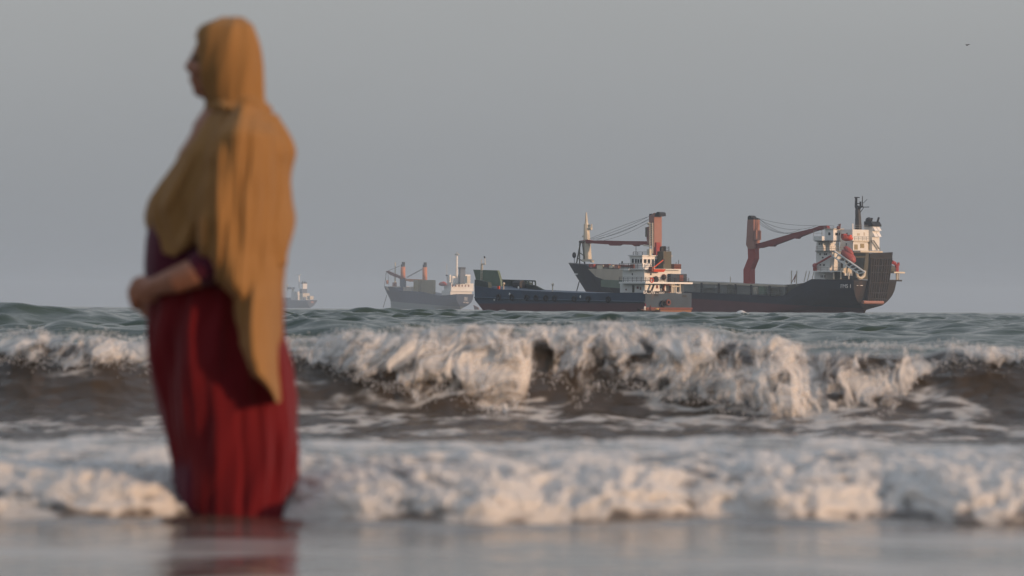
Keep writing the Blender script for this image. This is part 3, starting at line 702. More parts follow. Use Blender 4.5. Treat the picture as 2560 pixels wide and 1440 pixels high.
pk = MB(); pk.tube(S.Q(2242, 680, xs_), S.Q(2242, 661, xs_), .6); pk.tube(S.Q(2246, 664, xs_), S.Q(2246, 656, xs_), .35); cr_ = S.part('provision_crane', 'red', pk)
S.part('jib', 'red', MB().tube(S.Q(2245, 664, xs_), S.Q(2222, 653, xs_), .32).tube(S.Q(2238, 659, xs_), S.Q(2230, 654, xs_), .5), cr_)
a, b = S.Q(2228, 680.5, xs_), S.Q(2255, 680.5, xs_)
S.part('crane_platform', 'cream', MB().box(xs_ - 1.5, xs_ + 1, a.y, b.y, b.z - .35, b.z + .1).tube(S.Q(2242, 702, xs_), S.Q(2242, 681, xs_), .3).tube(S.Q(2247, 702, xs_), S.Q(2247, 681, xs_), .14))
S.part('winch', 'olive', MB().tube(S.Q(2220, 673, xs_), S.Q(2231, 673, xs_), 1.1, n=10))
S.part('bulwark_cap', 'dark', MB().box(x0 - .6, x0 + .35, S.Q(2214, 701, x0).y, S.Q(2252.5, 701, x0).y, zt - .1, zt + .35))
# stern ramp, standing folded against the transom
xr = x0 + .25
def RQ(px, py, d=0): return S.Q(px, py, xr + d)
tl_, trr = RQ(2172, 633), RQ(2228.5, 630.5); bl, brt = RQ(2163, 756), RQ(2210, 756.5); ml, mr_ = RQ(2169.5, 697), RQ(2220, 697)
rm = MB()
for A, B_, C_, D_ in ((tl_, trr, mr_, ml), (ml, mr_, brt, bl)):
    dx = Vector((.5, 0, 0)); rm.add([A, B_, C_, D_, A + dx, B_ + dx, C_ + dx, D_ + dx], [(0, 1, 2, 3), (4, 7, 6, 5), (0, 4, 5, 1), (1, 5, 6, 2), (2, 6, 7, 3), (3, 7, 4, 0)])
ramp = S.part('stern_ramp', 'ramp', rm)
rb = MB()
def lerp2(f, py):
    if py < 697: g_ = (py - 632) / 65; return tl_.lerp(ml, g_).lerp(trr.lerp(mr_, g_), f) + Vector((.6, 0, 0))
    g_ = (py - 697) / 59; return ml.lerp(bl, g_).lerp(mr_.lerp(brt, g_), f) + Vector((.6, 0, 0))
for f in (.03, .14, .25, .36, .47, .53, .64, .75, .86, .97): rb.path([lerp2(f, 646), lerp2(f, 697), lerp2(f, 752)], .22 if f in (.03, .97) else .16, 4)
for py in (646, 664, 681, 707, 732, 747): rb.tube(lerp2(.02, py), lerp2(.98, py), .2, n=4)
S.part('stiffener', 'transom', rb, ramp)
S.part('ramp_sill', 'pink', MB().tube(RQ(2157, 755.5, .6), RQ(2207, 756, .6), .5))
for a, b in ((2141.5, 2144), (2149.5, 2156)):
    p_, q_ = S.Q(a, 713, x0 - .1), S.Q(b, 714.3, x0 - .1); MB().box(x0 - .3, x0 + .12, p_.y, q_.y, q_.z, p_.z).build('draught_mark', M['letters'], S.root)
p_ = P(2115, 718, -.04); text(S, 'FMS 1', 1.5, p_.x, -.06, p_.z - .2)
# cranes
def big_crane(v, base, ped, tur, depth_p, pr_t, jib, jd, cab, cap, cabn):
    root = S.part('crane', 'red', MB().prism(S.poly(ped, v), v, v + depth_p))
    MB().prism(S.poly(base, v - .3), v - .3, v + depth_p + .3).build('pedestal_base', M['dark'], root)
    x1 = max(x for x, z in S.poly(tur, v)); v1 = S.Q(pr_t[0], pr_t[1], x1).y
    MB().prism(S.poly(tur, v - .4), v - .4, v1).build('turret', M['pink'], root)
    for pl_ in cap: MB().prism(S.poly(pl_, v - .2), v - .2, v1 - .4).build('turret_top', M['black'], root)
    jv = (v + v1) / 2
    MB().prism(S.poly(jib, jv - .75), jv - .75, jv + .75).build('jib', M['jib'], root)
    cb = MB()
    for (a, b, sag) in cab:
        for dv in (-.5, .5) if cabn else (0,):
            A, B_ = P(*a, jv + dv), P(*b, jv + dv); pts = [A.lerp(B_, k / 10) - Vector((0, 0, sag * 4 * (k / 10) * (1 - k / 10))) for k in range(11)]
            cb.path(pts, .05, 4)
    cb.build('hoist_cable', M['wire'], root); return root, v1, jv
cA, vA, jA = big_crane(9.0, [(1857, 738), (1858, 719), (1876, 719), (1878, 738)], [(1858.5, 719), (1858.5, 674), (1870, 645), (1869, 620), (1886, 620), (1886.5, 646), (1876, 673), (1876, 719)],
    [(1865, 612), (1868.5, 549), (1884, 549), (1884, 622), (1870, 622)], 2.3, (1898, 545),
    [(1884, 611), (1908, 605), (1950, 592.5), (1985, 582), (2030, 571.5), (2048, 564.5), (2066, 563.5), (2068, 571), (2052, 573.5), (2030, 579.5), (1996, 593), (1993, 597), (1980, 596), (1935, 612.5), (1932, 616.5), (1916, 616), (1900, 620), (1884, 620)], 1.5,
    [((1880, 541), (2046, 563), .9), ((1886, 541), (2040, 564.5), 2.2), ((1897, 546), (2024, 572), 2.6), ((1897, 552), (2000, 574), 2.0), ((1897, 558), (1985, 582), 1.2)],
    [[(1869, 550), (1869, 542), (1873, 538.5), (1877, 540), (1878, 545), (1884, 545), (1884, 550)]], True)
MB().box(*S.bx(1885, 1890, 1903, 576, 600, jA - 2.2)).build('cab', M['pink'], cA)
cF, vF, jF = big_crane(9.0, [(1630, 664), (1631, 655), (1641, 655), (1642, 664)], [(1632, 665), (1632, 606), (1641, 606), (1641, 665)],
    [(1615.5, 590), (1616, 568), (1622, 566), (1622.5, 540), (1635.5, 532), (1635.5, 618), (1632, 618), (1618, 608)], 2.0, (1653, 540),
    [(1620, 603), (1560, 602.5), (1500, 601), (1480, 601.5), (1468, 599), (1460, 600), (1448, 602), (1448, 607), (1460, 608.5), (1480, 608.5), (1521, 611), (1525, 614), (1545, 614), (1550, 611), (1580, 612), (1586, 615.5), (1592, 615), (1594, 612), (1620, 612.5)], 1.5,
    [((1626, 540), (1474, 597), -.2), ((1630, 537), (1478, 598), .5), ((1624, 546), (1482, 599), .9), ((1622, 550), (1492, 600), .2), ((1620, 556), (1510, 601), .6)],
    [[(1622.5, 541), (1623, 535), (1628, 534), (1630, 540)], [(1636, 541), (1638, 534), (1643, 529.5), (1648, 531), (1649, 540)]], True)
MB().box(*S.bx(1613, 1617, 1626, 568, 592, jF - 2.4)).build('cab', M['olive'], cF)
# foremast and jib rest
fm = MB(); fm.tube(P(1468.5, 652, vm), P(1466, 560, vm), 1.35, .75, 8); fm.tube(P(1466, 560, vm), P(1465.5, 531, vm), .5, .18, 8)
fmo = S.part('foremast', 'cream', fm)
S.part('crow_nest', 'cream', MB().tube(P(1466, 572, vm), P(1479, 571, vm), .5).tube(P(1479, 571, vm), P(1479, 560, vm), .2).tube(P(1473, 571, vm), P(1474, 561, vm), .25), fmo); S.part('mast_lamp', 'cream', MB().tube(P(1464, 590, vm), P(1457, 591, vm), .3), fmo)
S.part('mast_foot', 'cream', MB().box(*S.bx(1455, 1476, 1481, 648, 654, 8)).box(*S.bx(1476, 1481, 1485, 650, 656, 9)), fmo)
rs_ = MB()
for v in (vm - 1.6, vm + 1.6):
    rs_.tube(P(1441, 660, v), P(1452, 603, v), .22); rs_.tube(P(1462, 660, v), P(1456, 603, v), .2); rs_.tube(P(1449, 660, v), P(1449, 604, v), .18)
    rs_.tube(P(1448, 604, v), P(1462, 604, v), .2); rs_.tube(P(1444, 645, v), P(1462, 656, v), .16); rs_.tube(P(1447, 630, v), P(1461, 640, v), .16)
S.part('jib_rest', 'olive', rs_)
S.part('bow_light', 'dark', MB().tube(P(1436, 659, vm), P(1435.5, 634, vm), .09).ball(P(1435.5, 638, vm), .6, .6, .9, 8, 6))
S.part('anchor_chain', 'wire', MB().tube(P(1448, 704, 7), P(1440.5, 732, 2), .16))
S.part('emblem', 'letters', MB().box(*[a for a in (P(1450, 0, 5).x, P(1455, 0, 5).x)], 3.2, 3.9, P(1452, 687, 5).z, P(1452, 683.5, 5).z))
bwk = MB()
bwk.prism(S.poly([(1424, 660), (1424, 656.5), (1445, 658.5), (1462, 668), (1462, 672), (1445, 663)], 7.6), 7.6, 8.0); S.part('bulwark', 'grey', bwk)
BIG = S

# ---- free-fall lifeboat on the slide
a, b = P(2109, 628, 2.8), P(2134, 653, 2.8)
wm = lambda p: BIG.O + BIG.es * p.x + BIG.ev * p.y + Vector((0, 0, p.z))
A, B_ = wm(a), wm(b); lb = empty('lifeboat', (A + B_) / 2); tag(lb, 'faded red enclosed lifeboat on the slide of the large cargo ship', 'lifeboat')
dirv = (B_ - A).normalized(); ln = (B_ - A).length; rt = dirv.to_track_quat('X', 'Z').to_matrix()
hb = MB(); hb.ball((0, 0, 0), ln * .62, 1.6, 1.35, 18, 12, rt); hb.build('boat_hull', M['lifeboat'], lb, True)
cb = MB(); cb.ball(rt @ Vector((-ln * .22, 0, 1.15)), 1.9, 1.0, .85, 14, 8, rt); cb.build('canopy', M['lifeboat'], lb, True)
MB().ball(rt @ Vector((ln * .05, 0, .15)), ln * .58, 1.66, .14, 18, 8, rt).build('fender', M['lifeboat'], lb, True)
# orange rescue boat by the casing
p = wm(P(2118, 596, 4.5)); rbk = empty('rescue_boat', p, -R(37)); tag(rbk, 'small orange rescue boat behind the bridge of the large cargo ship', 'boat')
MB().ball((0, 0, 0), 1.9, 1.0, .75, 14, 8).build('boat_hull', M['orange'], rbk, True)
MB().box(-1.5, -.6, -.9, .9, .1, 1.3).build('engine_housing', M['red'], rbk); MB().box(.2, 1.2, -.5, .5, .5, 1.0).build('seat', M['orange'], rbk)

# ---- the blue landing barge in front
S = Ship('landing_barge', 48, 1612, 777, 1200, 'blue flat decked landing barge with a white wheelhouse and green bow ramp', 'barge', 'ships at anchor'); P = S.P
BW = 13.6; xq = P(1612, 735, 0).x
sh = [(1186, 714), (1219, 719), (1250, 723.5), (1341, 727.5), (1380, 729.5), (1465, 732.5), (1550, 732), (1612, 731.5)]
pts = [(P(a, b, 0).x, P(a, b, 0).z) for a, b in sh]
prof = S.poly([(1186, 714), (1219, 719), (1250, 723.5), (1341, 727.5), (1380, 729.5), (1465, 732.5), (1550, 732), (1612, 731.5)], 0)
xl, zl_ = prof[-1]
low = S.poly([(1206, 774), (1187, 750)], 0)
hb = MB()
poly = prof + [(xl, -1.5), (low[0][0] + .9, -1.5), low[0], low[1]]
hb.prism(poly, 0, BW); hl = S.part('hull', 'bluehull', hb)
MB().box(xl + .02, xl + .12, .05, BW - .05, -1.2, zl_ - .02).build('stern_plate', M['bluestern'], hl)
MB().box(xl + .12, xl + .45, .05, BW - .05, .75, 1.15).build('rubbing_strake', M['rustred'], hl)
rs_ = MB(); rs_.path([P(1187, 744, -.1), P(1300, 748, -.1), P(1450, 751.5, -.1), P(1611, 755.5, -.1)], .2, 6); S.part('rubbing_strake', 'blue', rs_)
bwl = S.poly([(1186, 716), (1186.5, 699), (1196, 700), (1220, 706), (1221, 720)], .2); S.part('bow_bulwark', 'darkgreen', MB().prism(bwl, .2, 1.2))
S.part('bow_bulwark', 'darkgreen', MB().prism(bwl, BW - 1.2, BW - .2))
tp_ = S.poly([(1183, 674), (1243, 676), (1246, 684), (1251, 703), (1190, 702), (1188, 692)], 3)
S.part('bow_ramp', 'green', MB().prism(tp_, 3, 3.6))
rpx = S.poly([(1183, 674), (1188, 674), (1196, 702), (1190, 702)], 3.0)
S.part('ramp_side', 'green', MB().prism(S.poly([(1190, 702), (1251, 703), (1252, 716), (1190, 714)], 2.9), 2.9, 3.4))
gw = S.poly([(1222, 722), (1224, 706), (1252, 703), (1268, 700.5), (1300, 705), (1338, 714.5), (1352, 722), (1368, 728.5)], 10.5)
S.part('inner_bulwark', 'darkgreen', MB().prism(gw, 10.5, 11.1))
gf = MB(); gf.path([P(1252, 700, 10.5), P(1338, 702.5, 10.5), P(1339, 714, 10.5)], .16)
for px in (1262, 1276, 1290, 1302, 1314, 1322, 1331): gf.tube(P(px, 716, 10.5), P(px, 701.5, 10.5), .13)
gf.tube(P(1280, 714, 10.5), P(1338, 714, 10.5), .12); gf.tube(P(1286, 706, 10.5), P(1310, 713, 10.5), .35); S.part('railing', 'darkgreen', gf)
S.part('ramp_winch', 'dark', MB().tube(P(1288, 712, 9.5), P(1306, 711, 9.5), .9, n=10).ball(P(1298, 707, 9.6), .7, n=8, m=6))
bm_ = MB(); 
for dx in (0, 3.2): bm_.tube(P(1202 + dx, 702, 3), P(1203 + dx, 660, 3), .11)
for k in range(7): bm_.tube(P(1202, 700 - k * 6, 3), P(1205.5, 700 - k * 6, 3), .08)
bm_.tube(P(1203, 660, 3), P(1213.5, 660, 3), .12); bm_.tube(P(1213, 660, 3), P(1212, 645, 3), .07); bm_.tube(P(1204, 659, 3), P(1204, 648, 3), .06)
bmo = S.part('bow_mast', 'cream', bm_); S.part('signal_flag', 'dark', MB().prism(S.poly([(1209.5, 640), (1212.5, 641), (1213, 645), (1210.5, 645.5)], 3), 2.95, 3.05), bmo)
S.part('life_ring', 'orange', MB().box(*S.bx(1243, 1248, 1250, 715, 724, .2)))
for px, t_, b_ in ((1259, 709, 726), (1381.5, 711, 729)): S.part('light_post', 'cream', MB().tube(P(px, b_, .4), P(px, t_, .4), .12).ball(P(px + .5, t_, .4), .3, n=6, m=4))
for px, py in ((1296, 719), (1274, 735), (1451, 742), (1236, 749)): MB().ball(P(px, py, -.1), .22, .15, .3, 8, 6).build('deck_light', M['letters'], S.root)
for px in (1246, 1279, 1316, 1340, 1364, 1386, 1435, 1470, 1520): 
    MB().ring(P(px, 743 + (px - 1246) * .022, -.28), .52, .2).build('tyre_fender', M['tyre'], S.root)
# house
h1 = S.box('deck_house', 'white', 1550, 1612, 1702, 709, 731.6, 1.2); xh = S.bx(1550, 1612, 1702, 709, 731.6, 1.2)[1]
MB().box(xh - .01, xh + .06, *sorted((S.Q(1613, 720, xh).y, S.Q(1700, 720, xh).y)), S.Q(1613, 731, xh).z, S.Q(1613, 709.5, xh).z).build('aft_wall', M['cleanwhite'], h1)
S.windows([(1564, 1567, 722, 726), (1592, 1597, 716, 722), (1600, 1603, 717, 725)], 1.2, 'rustred', h1, 'side')
S.windows([(1581, 1586, 713, 731)], 1.2, 'olive', h1, 'side', 'door')
sl = S.bx(1547, 1626, 1722, 704.6, 709, -.1); S.part('upper_deck', 'cleanwhite', MB().box(sl[0], xh + 1.6, sl[2], BW + .1, sl[4], sl[5]))
h2 = S.box('deck_house', 'white', 1556, 1611, 1702, 674, 705, 1.4); xh2 = S.bx(1556, 1611, 1702, 674, 705, 1.4)[1]
S.windows([(1580, 1582.3, 683, 688)], 1.4, 'dark', h2, 'side'); S.windows([(1625, 1628.5, 683, 688), (1676, 1679, 684, 694)], xh2, 'glass', h2)
S.box('bridge_deck', 'white', 1548, 1612, 1703, 671.5, 674, .8)
S.part('awning', 'cleanwhite', MB().box(*S.bx(1560, 1571, 1574, 671.5, 676, .2)))
wq = S.bx(1578, 1606, 1677, 640, 673, 2.6); wh = S.root
wb = MB().prism([(wq[0] - .6, wq[5]), (wq[0] - .3, wq[5] - 1.5), (wq[0], wq[4]), (wq[1], wq[4]), (wq[1], wq[5])], wq[2], wq[3]); wh = S.part('wheelhouse', 'cleanwhite', wb)
S.windows([(1580, 1584.5, 647, 657), (1588, 1592, 647.5, 657), (1594, 1598, 648, 657), (1600.5, 1605, 648, 657)], wq[2], 'glass', wh, 'side')
S.windows([(1609.5, 1616, 648, 657.5), (1619, 1625.5, 648, 657.5), (1668, 1674.5, 649, 658.5)], wq[1], 'glass', wh)
S.windows([(1629, 1635, 648, 672), (1637, 1654, 648, 672)], wq[1], 'blue', wh, name='door')
S.part('wheelhouse_roof', 'white', MB().box(wq[0] - .8, wq[1] + .3, wq[2] - .3, wq[3] + .2, wq[5], wq[5] + .2))
v0 = S.Q(1647, 650, wq[1] + .6).y; v1 = S.Q(1667, 650, wq[1] + .6).y; zt_ = P(1650, 628, 6).z; zb_ = P(1650, 673, 6).z
fun = S.part('funnel', 'olive', MB().box(wq[1] + .1, wq[1] + 2.0, v0, v1, zb_, zt_))
S.windows([(1657.5, 1661, 648, 660)], wq[1] + 2.0, 'black', fun, name='vent')
ex = MB()
for px, t_ in ((1653, 619), (1657, 617.5), (1661, 619.5)): ex.tube(S.Q(px, 628, wq[1] + 1), S.Q(px, t_, wq[1] + 1), .34, n=8)
ex.tube(S.Q(1652, 619, wq[1] + 1), S.Q(1663, 618, wq[1] + 1), .28); S.part('exhaust_pipe', 'black', ex, fun)
lf = MB(); X_ = wq[1] + 1.5
for px in (1664, 1672.5): lf.tube(S.Q(px, 640, X_), S.Q(px, 616, X_), .07)
for k in range(6): lf.tube(S.Q(1664, 638 - 4 * k, X_), S.Q(1672.5, 638 - 4 * k, X_), .06)
S.part('light_frame', 'dark', lf)
# lattice mast over the wheelhouse
lm = MB(); 
for px in (1624.5, 1631.5): lm.tube(P(px, 634, 5), P(px - .2, 557, 5), .13)
for k in range(17): lm.tube(P(1624.5, 632 - 4.5 * k, 5), P(1631.5, 632 - 4.5 * k, 5), .09)
lm.box(*S.bx(1617, 1624, 1629, 623, 640, 4.2)); lmo = S.part('lattice_mast', 'cream', lm)
S.part('yard', 'cream', MB().tube(P(1609, 613, 5), P(1625, 615, 5), .16), lmo); S.part('yard', 'cream', MB().tube(P(1619, 560, 5), P(1626, 560, 5), .12).ball(P(1621, 559, 5), .3, n=6, m=4), lmo); S.part('whip_aerial', 'dark', MB().tube(P(1590, 640, 4), P(1590, 612, 4), .06))
rr = MB()
rr.rail([P(1583, 640, 3.2), P(1606, 640, 3.2), S.Q(1632, 640, P(1606, 640, 3.2).x)], .85, 1.2, .06); rr.rail([P(1548, 671.5, .9), P(1606, 672, .9)], 1.1, 1.3, .055, 3)
rr.rail([S.Q(1612, 672.5, xh2), S.Q(1640, 672.5, xh2)], 1.1, 1.3, .055, 3); rr.rail([S.Q(1680, 673, xh2), S.Q(1702, 673, xh2)], .9, 1.3, .055)
rr.rail([P(1548, 704.5, 0), P(1625, 705, 0)], 1.0, 1.3, .055, 3); rr.rail([S.Q(1626, 705.5, xh + 1.5), S.Q(1722, 707, xh + 1.5)], 1.0, 1.4, .055, 3); S.part('railing', 'dark', rr)
S.part('winch', 'rustred', MB().box(*S.bx(1575, 1584, 1587, 661, 671, 1.6))); S.part('floodlight', 'black', MB().box(*S.bx(1553.5, 1556, 1557.5, 653, 658, 1)).tube(P(1555, 671, 1.2), P(1555, 657, 1.2), .06))
vt = S.bx(1680, 1687, 1698, 660, 673, 8.5); xx = xh2 - 1
p_, q_ = S.Q(1681, 660, xx), S.Q(1698, 673, xx); S.part('water_tank', 'rustred', MB().box(xx - 1, xx + .6, p_.y, q_.y, q_.z, p_.z))
wh_ = MB(); wh_.tube(S.Q(1696, 660, xx), S.Q(1696.5, 650, xx), .05); wh_.tube(S.Q(1690, 660, xx), S.Q(1690.5, 655, xx), .05); S.part('whip_aerial', 'dark', wh_)
gear = MB()
for px, t_, b_, r_ in ((1640, 692, 705, .6), (1660, 690, 697, .45)): gear.ball(S.Q(px, (t_ + b_) / 2, xh2 + .5), r_, r_, r_ * 1.2, 8, 6)
S.part('ventilator', 'dark', gear)
S.box('davit_locker', 'blue', 1638, 1641, 1653, 693, 705, 5); 
for px in (1660,): MB().ring(S.Q(px, 693, xh2 + .12), .55, .14, 'x').build('life_ring', M['rustred'], h2)
for px in (1629.5,): MB().ring(S.Q(px, 700.5, xh + 1.62), .45, .13, 'x').build('life_ring', M['orange'], S.root)
bl_ = MB(); bl_.tube(S.Q(1619, 726, xh + .9), S.Q(1619, 731.5, xh + .9), .8, n=10); bl_.tube(S.Q(1640, 728, xh + .9), S.Q(1640, 732, xh + .9), .7, n=10); bl_.tube(S.Q(1662, 727, xh + .9), S.Q(1662, 732, xh + .9), .7, n=10); S.part('mooring_bollard', 'dark', bl_)
S.part('hose_reel', 'rustred', MB().ring(S.Q(1668, 722, xh + .4), 1.0, .2, 'x', 18).ring(S.Q(1668, 722, xh + .8), 1.0, .2, 'x', 18))
sd_ = MB()
for dx in (0, 2): sd_.tube(S.Q(1626 + dx, 731, xh + 1), S.Q(1634 + dx, 711, xh + 1), .14)
S.part('stairway', 'dark', sd_); S.windows([(1649, 1654, 711, 721)], xh + .06, 'blue', h1, name='door'); S.windows([(1640, 1645, 713, 721)], xh + .06, 'rustred', h1)
pf = MB(); 
for px in (1679, 1684, 1700): pf.tube(S.Q(px, 732, xh + 1.2), S.Q(px, 709, xh + 1.2), .18)
pf.tube(S.Q(1679, 716, xh + 1.2), S.Q(1700, 716, xh + 1.2), .16); S.part('towing_frame', 'cream', pf)
S.part('aft_locker', 'blue', MB().box(*S.bx(1690, 1694, 1710, 710, 731, 10.5)))
for px, py in ((1640, 738), (1710, 740.5)): MB().box(xl + .1, xl + .16, S.Q(px - 5, py, xl).y, S.Q(px + 5, py, xl).y, S.Q(px, py + 2.6, xl).z, S.Q(px, py - 2.6, xl).z).build('freeing_port', M['black'], hl)
for px, py, R_ in ((1658, 760, .58), (1671, 756, .5)): MB().ring(S.Q(px, py, xl + .5), R_, .2, 'x').build('tyre_fender', M['tyre' if px < 1665 else 'rustred'], S.root)
for px, body, sz in ((1623, 'BALSAN', .95), (1651, 'KHARAT', .62), (1698, 'PORT', .6)):
    q_ = S.Q(px, 734.5, xl + .14); text(S, body, sz, q_.x, q_.y, q_.z, 'stern')
BARGE = S
# things resting on the barge
def wb_(p): return BARGE.O + BARGE.es * p.x + BARGE.ev * p.y + Vector((0, 0, p.z))
xk_ = xh + .6; a, b = S.Q(1677, 684.5, xk_), S.Q(1717, 706.5, xk_)
ct = empty('container', wb_(Vector((xk_ - 2.2, (a.y + b.y) / 2, b.z))), -R(48)); tag(ct, 'dark blue container box standing on the upper deck of the barge', 'container')
hy_, hz_ = (b.y - a.y) / 2, a.z - b.z
MB().box(-.6, 2.2, -hy_, hy_, .05, hz_).build('box_body', M['blue'], ct)
cr = MB()
for k in range(12): cr.box(2.2, 2.27, -hy_ + .12 + k * hy_ * 2 / 12, -hy_ + .3 + k * hy_ * 2 / 12, .15, hz_ - .15)
cr.build('corrugation', M['blue'], ct); MB().box(2.28, 2.34, .1, 1.2, .25, hz_ - .2).build('door', M['rustred'], ct)
a, b = S.Q(1629, 672.5, xh2 + 1.2), S.Q(1659, 680, xh2 + 1.2)
ob = empty('rescue_boat', wb_(Vector((xh2 + 1.2, (a.y + b.y) / 2, b.z))), -R(48)); tag(ob, 'bright orange open rescue boat slung behind the barge wheelhouse', 'boat')
L2 = (b.y - a.y) / 2; H2 = a.z - b.z
MB().add([(-.7, -L2 * .95, H2), (.7, -L2 * .95, H2), (.7, L2, H2), (-.7, L2, H2), (-.45, -L2 * .85, 0), (.45, -L2 * .85, 0), (.45, L2 * .82, 0), (-.45, L2 * .82, 0)],
         [(0, 1, 2, 3), (4, 7, 6, 5), (0, 4, 5, 1), (1, 5, 6, 2), (2, 6, 7, 3), (3, 7, 4, 0)]).build('boat_hull', M['orange'], ob)
MB().box(-.5, .5, -L2 - .4, -L2 * .9, .1, H2 + .5).build('outboard_motor', M['rustred'], ob)
MB().path([(0, -L2 * .9, H2 + .02), (0, L2 * .5, H2 + 1.5), (0, L2 * .9, H2 + 1.9)], .13).build('davit_arm', M['orange'], ob)

# ---- the hazy cargo ship with two orange cranes
S = Ship('cargo_ship', 40, 1141, 771, 4500, 'hazy grey blue cargo ship with two orange cranes and tan hatch covers', 'cargo ship', 'ships at anchor'); P = S.P
BC = 21.0; vm = BC / 2
M['midhull'] = hull_paint('slate_blue_hull', (.026, .036, .066), (.15, .18, .175), 2.2, -.056, .12, (.08, .06, .05), .25)
bt = P(962, 716, vm)
shp = [(975, 717), (990, 719), (997, 727), (1030, 727.5), (1075, 735), (1100, 739), (1122, 737.5), (1141, 735)]
sheer = [(bt.x, bt.z)] + [(P(a, b, 0).x, P(a, b, 0).z) for a, b in shp]
stm = sorted((P(a, b, vm).z, P(a, b, vm).x) for a, b in [(977.5, 785), (977.5, 770), (976.5, 750), (966, 729), (961, 716)])
x0 = P(1141, 735, 0).x; ztm = sheer[-1][1]
def mid_sec(s):
    z = -3 + (ztm + 3) * s; return float(np.interp(z, [-3, .5, 1.0, 3, 5.5, 8, ztm], [.02, .03, .12, .45, .8, .95, 1]))
hull(S, 'hull', 'midhull', BC, sheer, stm, [(-3, x0 - 6), (0, x0 - 5), (1.5, x0 - 3), (4, x0 - .8), (ztm, x0)], .3, .28, mid_sec, -3, 60, 18, None, .4)
S.part('forecastle', 'beige', MB().prism(S.poly([(963, 718), (972, 716), (992, 716), (994, 727), (976, 727), (968, 725)], 3), 3, BC - 3))
S.part('hatch_coaming', 'beige', MB().prism(S.poly([(1008, 729), (1008, 718), (1026, 717), (1030, 728)], 3), 3, BC - 3))
for a, b in ((1034.5, 1051), (1069, 1088)): S.part('hatch_cover', 'tan', MB().box(*S.bx(a - 1, b - 6, b + 1, 700, 735, 3.5)))
S.part('hatch_cover', 'tan', MB().box(*S.bx(1036, 1080, 1088, 700, 734, 7)))
def mid_crane(px, top, mid, foot, jibp, cab, w=6.5):
    v = vm - 1.5
    c = MB().tube(P(px, mid + 1, vm), P(px, top + 12, vm), 1.95, 1.85, 12).build('crane', M['crane_orange'], S.root, True)
    q = S.bx(px - w - 1.5, px + w - 3.5, px + w + 1.5, mid, foot, v - 1.5); MB().box(*q).build('pedestal', M['bluegrey'], c)
    hd = MB().tube(P(px - .5, top + 12, vm), P(px, top + 6, vm), 1.5, 1.7, 8).box(*S.bx(px - 3, px + 2, px + 5, top, top + 7, vm - 1)); hd.build('crane_top', M['dark'], c)
    MB().prism(S.poly(jibp, vm - 1.5), vm - 1.5, vm + .2).build('jib', M['crane_orange'] if px > 1030 else M['rustred'], c)
    cb = MB()
    for a, b in cab: cb.tube(P(*a, vm), P(*b, vm), .16)
    cb.build('hoist_cable', M['wire'], c)
mid_crane(1007.5, 655, 697, 732, [(964, 679), (969, 677), (1002, 691), (1014, 697), (1013, 700), (1000, 697), (975, 687)], [((1004, 663), (968, 678)), ((966, 680), (961, 716)), ((970, 684), (972, 712)), ((965, 682), (964, 700))])
mid_crane(1062, 656, 706, 736, [(1012, 697), (1040, 698), (1056, 699), (1056, 704), (1024, 704), (1012, 701)], [((1056, 672), (1016, 693)), ((1055, 674), (1018, 694))])
S.part('foremast', 'cream', MB().tube(P(987.5, 708, vm), P(988, 656, vm), .75, .4)); S.part('mast_house', 'pink', MB().box(*S.bx(981, 987, 992, 706, 717, 6)))
S.part('hook_block', 'crane_orange', MB().ball(P(968, 705, vm), .9, .9, 1.8, 8, 6))
xq_ = [S.box('deck_house', 'white', 1104, 1126, 1180, 726, 738, 2), S.box('deck_house', 'white', 1110, 1128, 1184, 708, 727, 3), S.box('bridge', 'cleanwhite', 1117, 1131, 1150, 690, 709, 4), S.box('bridge_wing', 'white', 1119, 1124, 1128, 687, 706, 2)]
S.box('boat_deck', 'cleanwhite', 1121, 1128, 1184, 726, 728, 1.2)
for i, b_ in enumerate(xq_[:2]):
    S.windows([(1130 + k * 8, 1133 + k * 8, 712 + 17 * i, 717 + 17 * i) for k in range(6)], S.bx(1104, 1126, 1180, 726, 738, 2)[1] if i == 0 else S.bx(1110, 1128, 1184, 708, 727, 3)[1], 'rustred', b_)
S.part('bridge_console', 'dark', MB().box(*S.bx(1114, 1120, 1124, 687, 690, 3)))
fn = S.box('funnel', 'bluegrey', 1147, 1151, 1163.5, 672, 709, 9); S.part('funnel_cap', 'dark', MB().box(*S.bx(1146, 1151.5, 1164, 668, 673, 8.7)), fn)
S.box('engine_casing', 'cleanwhite', 1133, 1143, 1176, 686, 709, 8)
S.box('casing_vent', 'cream', 1160, 1168, 1175, 690, 708, 6.5)
mt = S.part('main_mast', 'cleanwhite', MB().tube(P(1141.5, 690, 8), P(1142, 640, 8), 1.1, .8, 8)); S.part('radar_gear', 'cream', MB().tube(P(1138, 636, 8), P(1147, 636, 8), .6).tube(P(1142, 640, 8), P(1142.5, 630, 8), .3), mt); S.part('whip_aerial', 'cream', MB().tube(P(1117, 700, 4), P(1117, 660, 4), .15))
S.part('rudder', 'rustred', MB().prism([(x0 - 1.5, 3.5), (x0 + 3.5, 1.6), (x0 + 4, .2), (x0, -1)], vm + 12, vm + 12.8))
S.part('anchor_chain', 'wire', MB().tube(P(967, 738, 7), P(958, 769, 4), .25))
for a, b, sz in (('ALA', 745, 2.2), ('PORT', 749.5, 1.6), ('IMO 70000', 756, 1.4)):
    q_ = S.Q(1165, b, x0 + .1); text(S, a, sz, x0 + .1, q_.y, q_.z - .6, 'stern')
MIDS = S
p = S.P(1107, 710, 1.0); p = S.O + S.es * p.x + S.ev * p.y + Vector((0, 0, p.z)); lb2 = empty('lifeboat', p, -R(40)); tag(lb2, 'red lifeboat hanging at the bridge of the hazy cargo ship', 'lifeboat')
